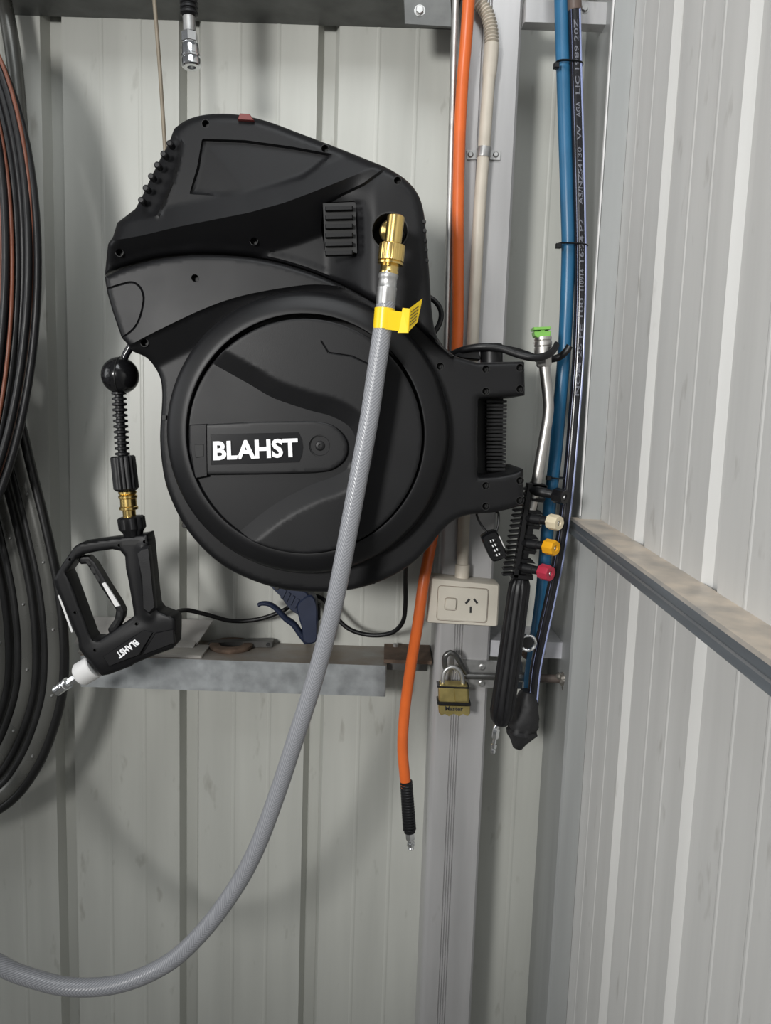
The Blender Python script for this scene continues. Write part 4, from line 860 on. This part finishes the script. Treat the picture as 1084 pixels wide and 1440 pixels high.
# ================================================================== HANGING AT THE TOP
t = thing('hanging_air_coupler', 'chrome quick coupler hanging from a black hose at the top left', 'coupler', P(269, 95, 1.16))
YT = 1.16; s = sc(266, 50, YT)
mb = MB(); tube(mb, spline(PL([(258, -420), (262, -160), (263, -80), (264.5, 0), (265.5, 24)], YT), 6), 9*s, 16); mb.build('hose', 'hose_black', t)
pr = []
for k in range(14): f = k/14; pr += [(f, 10.5*s), (f+.02, 13*s-k*.05*s), (f+.05, 13*s-k*.05*s), (f+.065, 10.5*s)]
mb = MB(); lathe(mb, P(263, -80, YT), P(266, 23, YT), pr+[(1, 10*s)], 20); mb.build('bend_guard', 'rubber', t)
mb = MB(); lathe(mb, P(265.5, 22, YT), P(266.5, 47, YT), [(0, 8.6*s), (1, 8.6*s)], 22); mb.build('stem', 'zinc', t)
mb = MB(); hexrod(mb, P(266.5, 45, YT), P(267, 61, YT), 11.5*s); mb.build('hex_collar', 'chrome', t)
mb = MB(); lathe(mb, P(267, 60, YT), P(269.5, 95, YT), [(0, 9*s), (.08, 11.5*s), (.25, 12.4*s), (.5, 12.6*s), (.53, 13.6*s), (.62, 13.6*s), (.65, 12.8*s), (.72, 13.8*s), (.94, 13.8*s), (1, 12*s), (1, 6*s), (.85, 5.5*s)], 28); mb.build('release_sleeve', 'chrome', t)
t = thing('tan_rod', 'thin tan rod slanting down the wall behind the top of the reel', 'rod', P(232, 206, 1.2))
mb = MB(); tube(mb, PL3([(198, -300, 1.22), (213, -60, 1.22), (217, 0, 1.22), (225, 100, 1.22), (232.5, 215, 1.22), (234, 240, 1.22)]), .0031, 12); mb.build('rod', 'tan', t)
# coil of hose at the left edge
hc = thing('hose_coil', 'coil of black and orange-brown hose hanging at the left edge', 'hose coil', P(-100, 800, 1.15))
for i in range(24):  # innermost loops are unseen, added to block light from the left
    orange = i in (1, 4, 6, 9, 12, 16)
    a_ = 151-i*5.4; b_ = 402-i*4.5+random.uniform(-7, 7); cxx = -100+random.uniform(-2, 2); cyy = 392+random.uniform(-12, 12); Yc = 1.158+.007*math.sin(i*2.1)
    r = .0029 if orange else .0058
    if orange: Yc -= .007
    ph = random.uniform(0, 6); k1 = random.uniform(.06, .12)
    lp = [P(cxx+a_*math.cos(th)*(1-k1*math.sin(th)), cyy+b_*math.sin(th), Yc+.006*math.sin(th+ph)) for th in np.linspace(0, 2*math.pi, 72, endpoint=False)]
    mb = MB(); tube(mb, lp, r, 12, closed=True); o = mb.build('hose_loop', 'orange_dim' if orange else 'rubber', hc)
    o['label'] = 'orange-brown loop of the coil' if orange else 'black loop of the coil, innermost ones added unseen'
for i in range(12):  # extra back layer of loops added to darken the wall behind
    a_ = 140-i*9; lp = [P(-105+a_*math.cos(th), 400+(385-i*9)*math.sin(th), 1.180+.009*(i % 2)) for th in np.linspace(0, 2*math.pi, 64, endpoint=False)]
    mb = MB(); tube(mb, lp, .0066, 10, closed=True); mb.build('hose_loop', 'rubber', hc)
# grey hose loop behind the coil
t = thing('grey_hose_loop', 'dull grey hose loop behind the black and orange coil at the upper left edge', 'hose', P(-100, 700, 1.22))
lp = [P(-140+170*math.cos(th), 250+480*math.sin(th), 1.312) for th in np.linspace(0, 2*math.pi, 80, endpoint=False)]
mb = MB(); tube(mb, lp, .0125, 16, closed=True); mb.build('hose', 'grey_band', t)
# hanging hoops below
base = [(0, 1144), (55, 1085), (88, 1000), (96, 923), (89, 832), (70, 740), (50, 660), (30, 580), (0, 500), (-60, 420), (-150, 380), (-250, 440), (-320, 580), (-370, 800), (-350, 1000), (-250, 1140), (-120, 1190)]
def inset(pts, dd):
    n = len(pts); out = []
    for i in range(n):
        a_, b_ = pts[i-1], pts[(i+1) % n]; dx, dy = b_[0]-a_[0], b_[1]-a_[1]; l = math.hypot(dx, dy); out.append((pts[i][0]+dy/l*dd, pts[i][1]-dx/l*dd))
    return out
GH2 = 'hoops hanging at the left edge'
def hoop(dd, Y, lab, wd):
    t = thing('wheel_hoop', lab, 'hoop', P(-130, 1190, Y), GH2)
    mb = MB(); tube(mb, spline(PL(inset(base, dd+6), Y), 8, True), .0085, 14, closed=True); mb.build('tyre', 'tyre', t)
    pth = spline(PL(inset(base, dd+19), Y-.004), 8, True)
    mb = MB(); tube(mb, pth, .0115*wd, 14, closed=True, flat=(.55, 1)); rm = mb.build('rim_band', 'grey_band', t)
    rp = resample(pth+[pth[0]], .115)
    for p in rp[:-1]:
        mb = MB(); lathe(mb, p+Vector((.002, -.0085, 0)), p+Vector((.002, -.003, 0)), [(0, .0014), (.3, .0024), (1, .0024)], 10); mb.build('nipple', 'zinc', rm)
    mb = MB(); tube(mb, spline(PL(inset(base, dd+31), Y+.004), 8, True), .0075, 12, closed=True); mb.build('inner_edge', 'tyre', t)
hoop(0, 1.222, 'outermost grey-banded hoop with black edges below the hose coil', 1.0)
hoop(38, 1.249, 'middle dark hoop nested inside the outermost hoop at the left edge', .9)
hoop(76, 1.276, 'innermost dark hoop, mostly cut off by the left edge', .9)
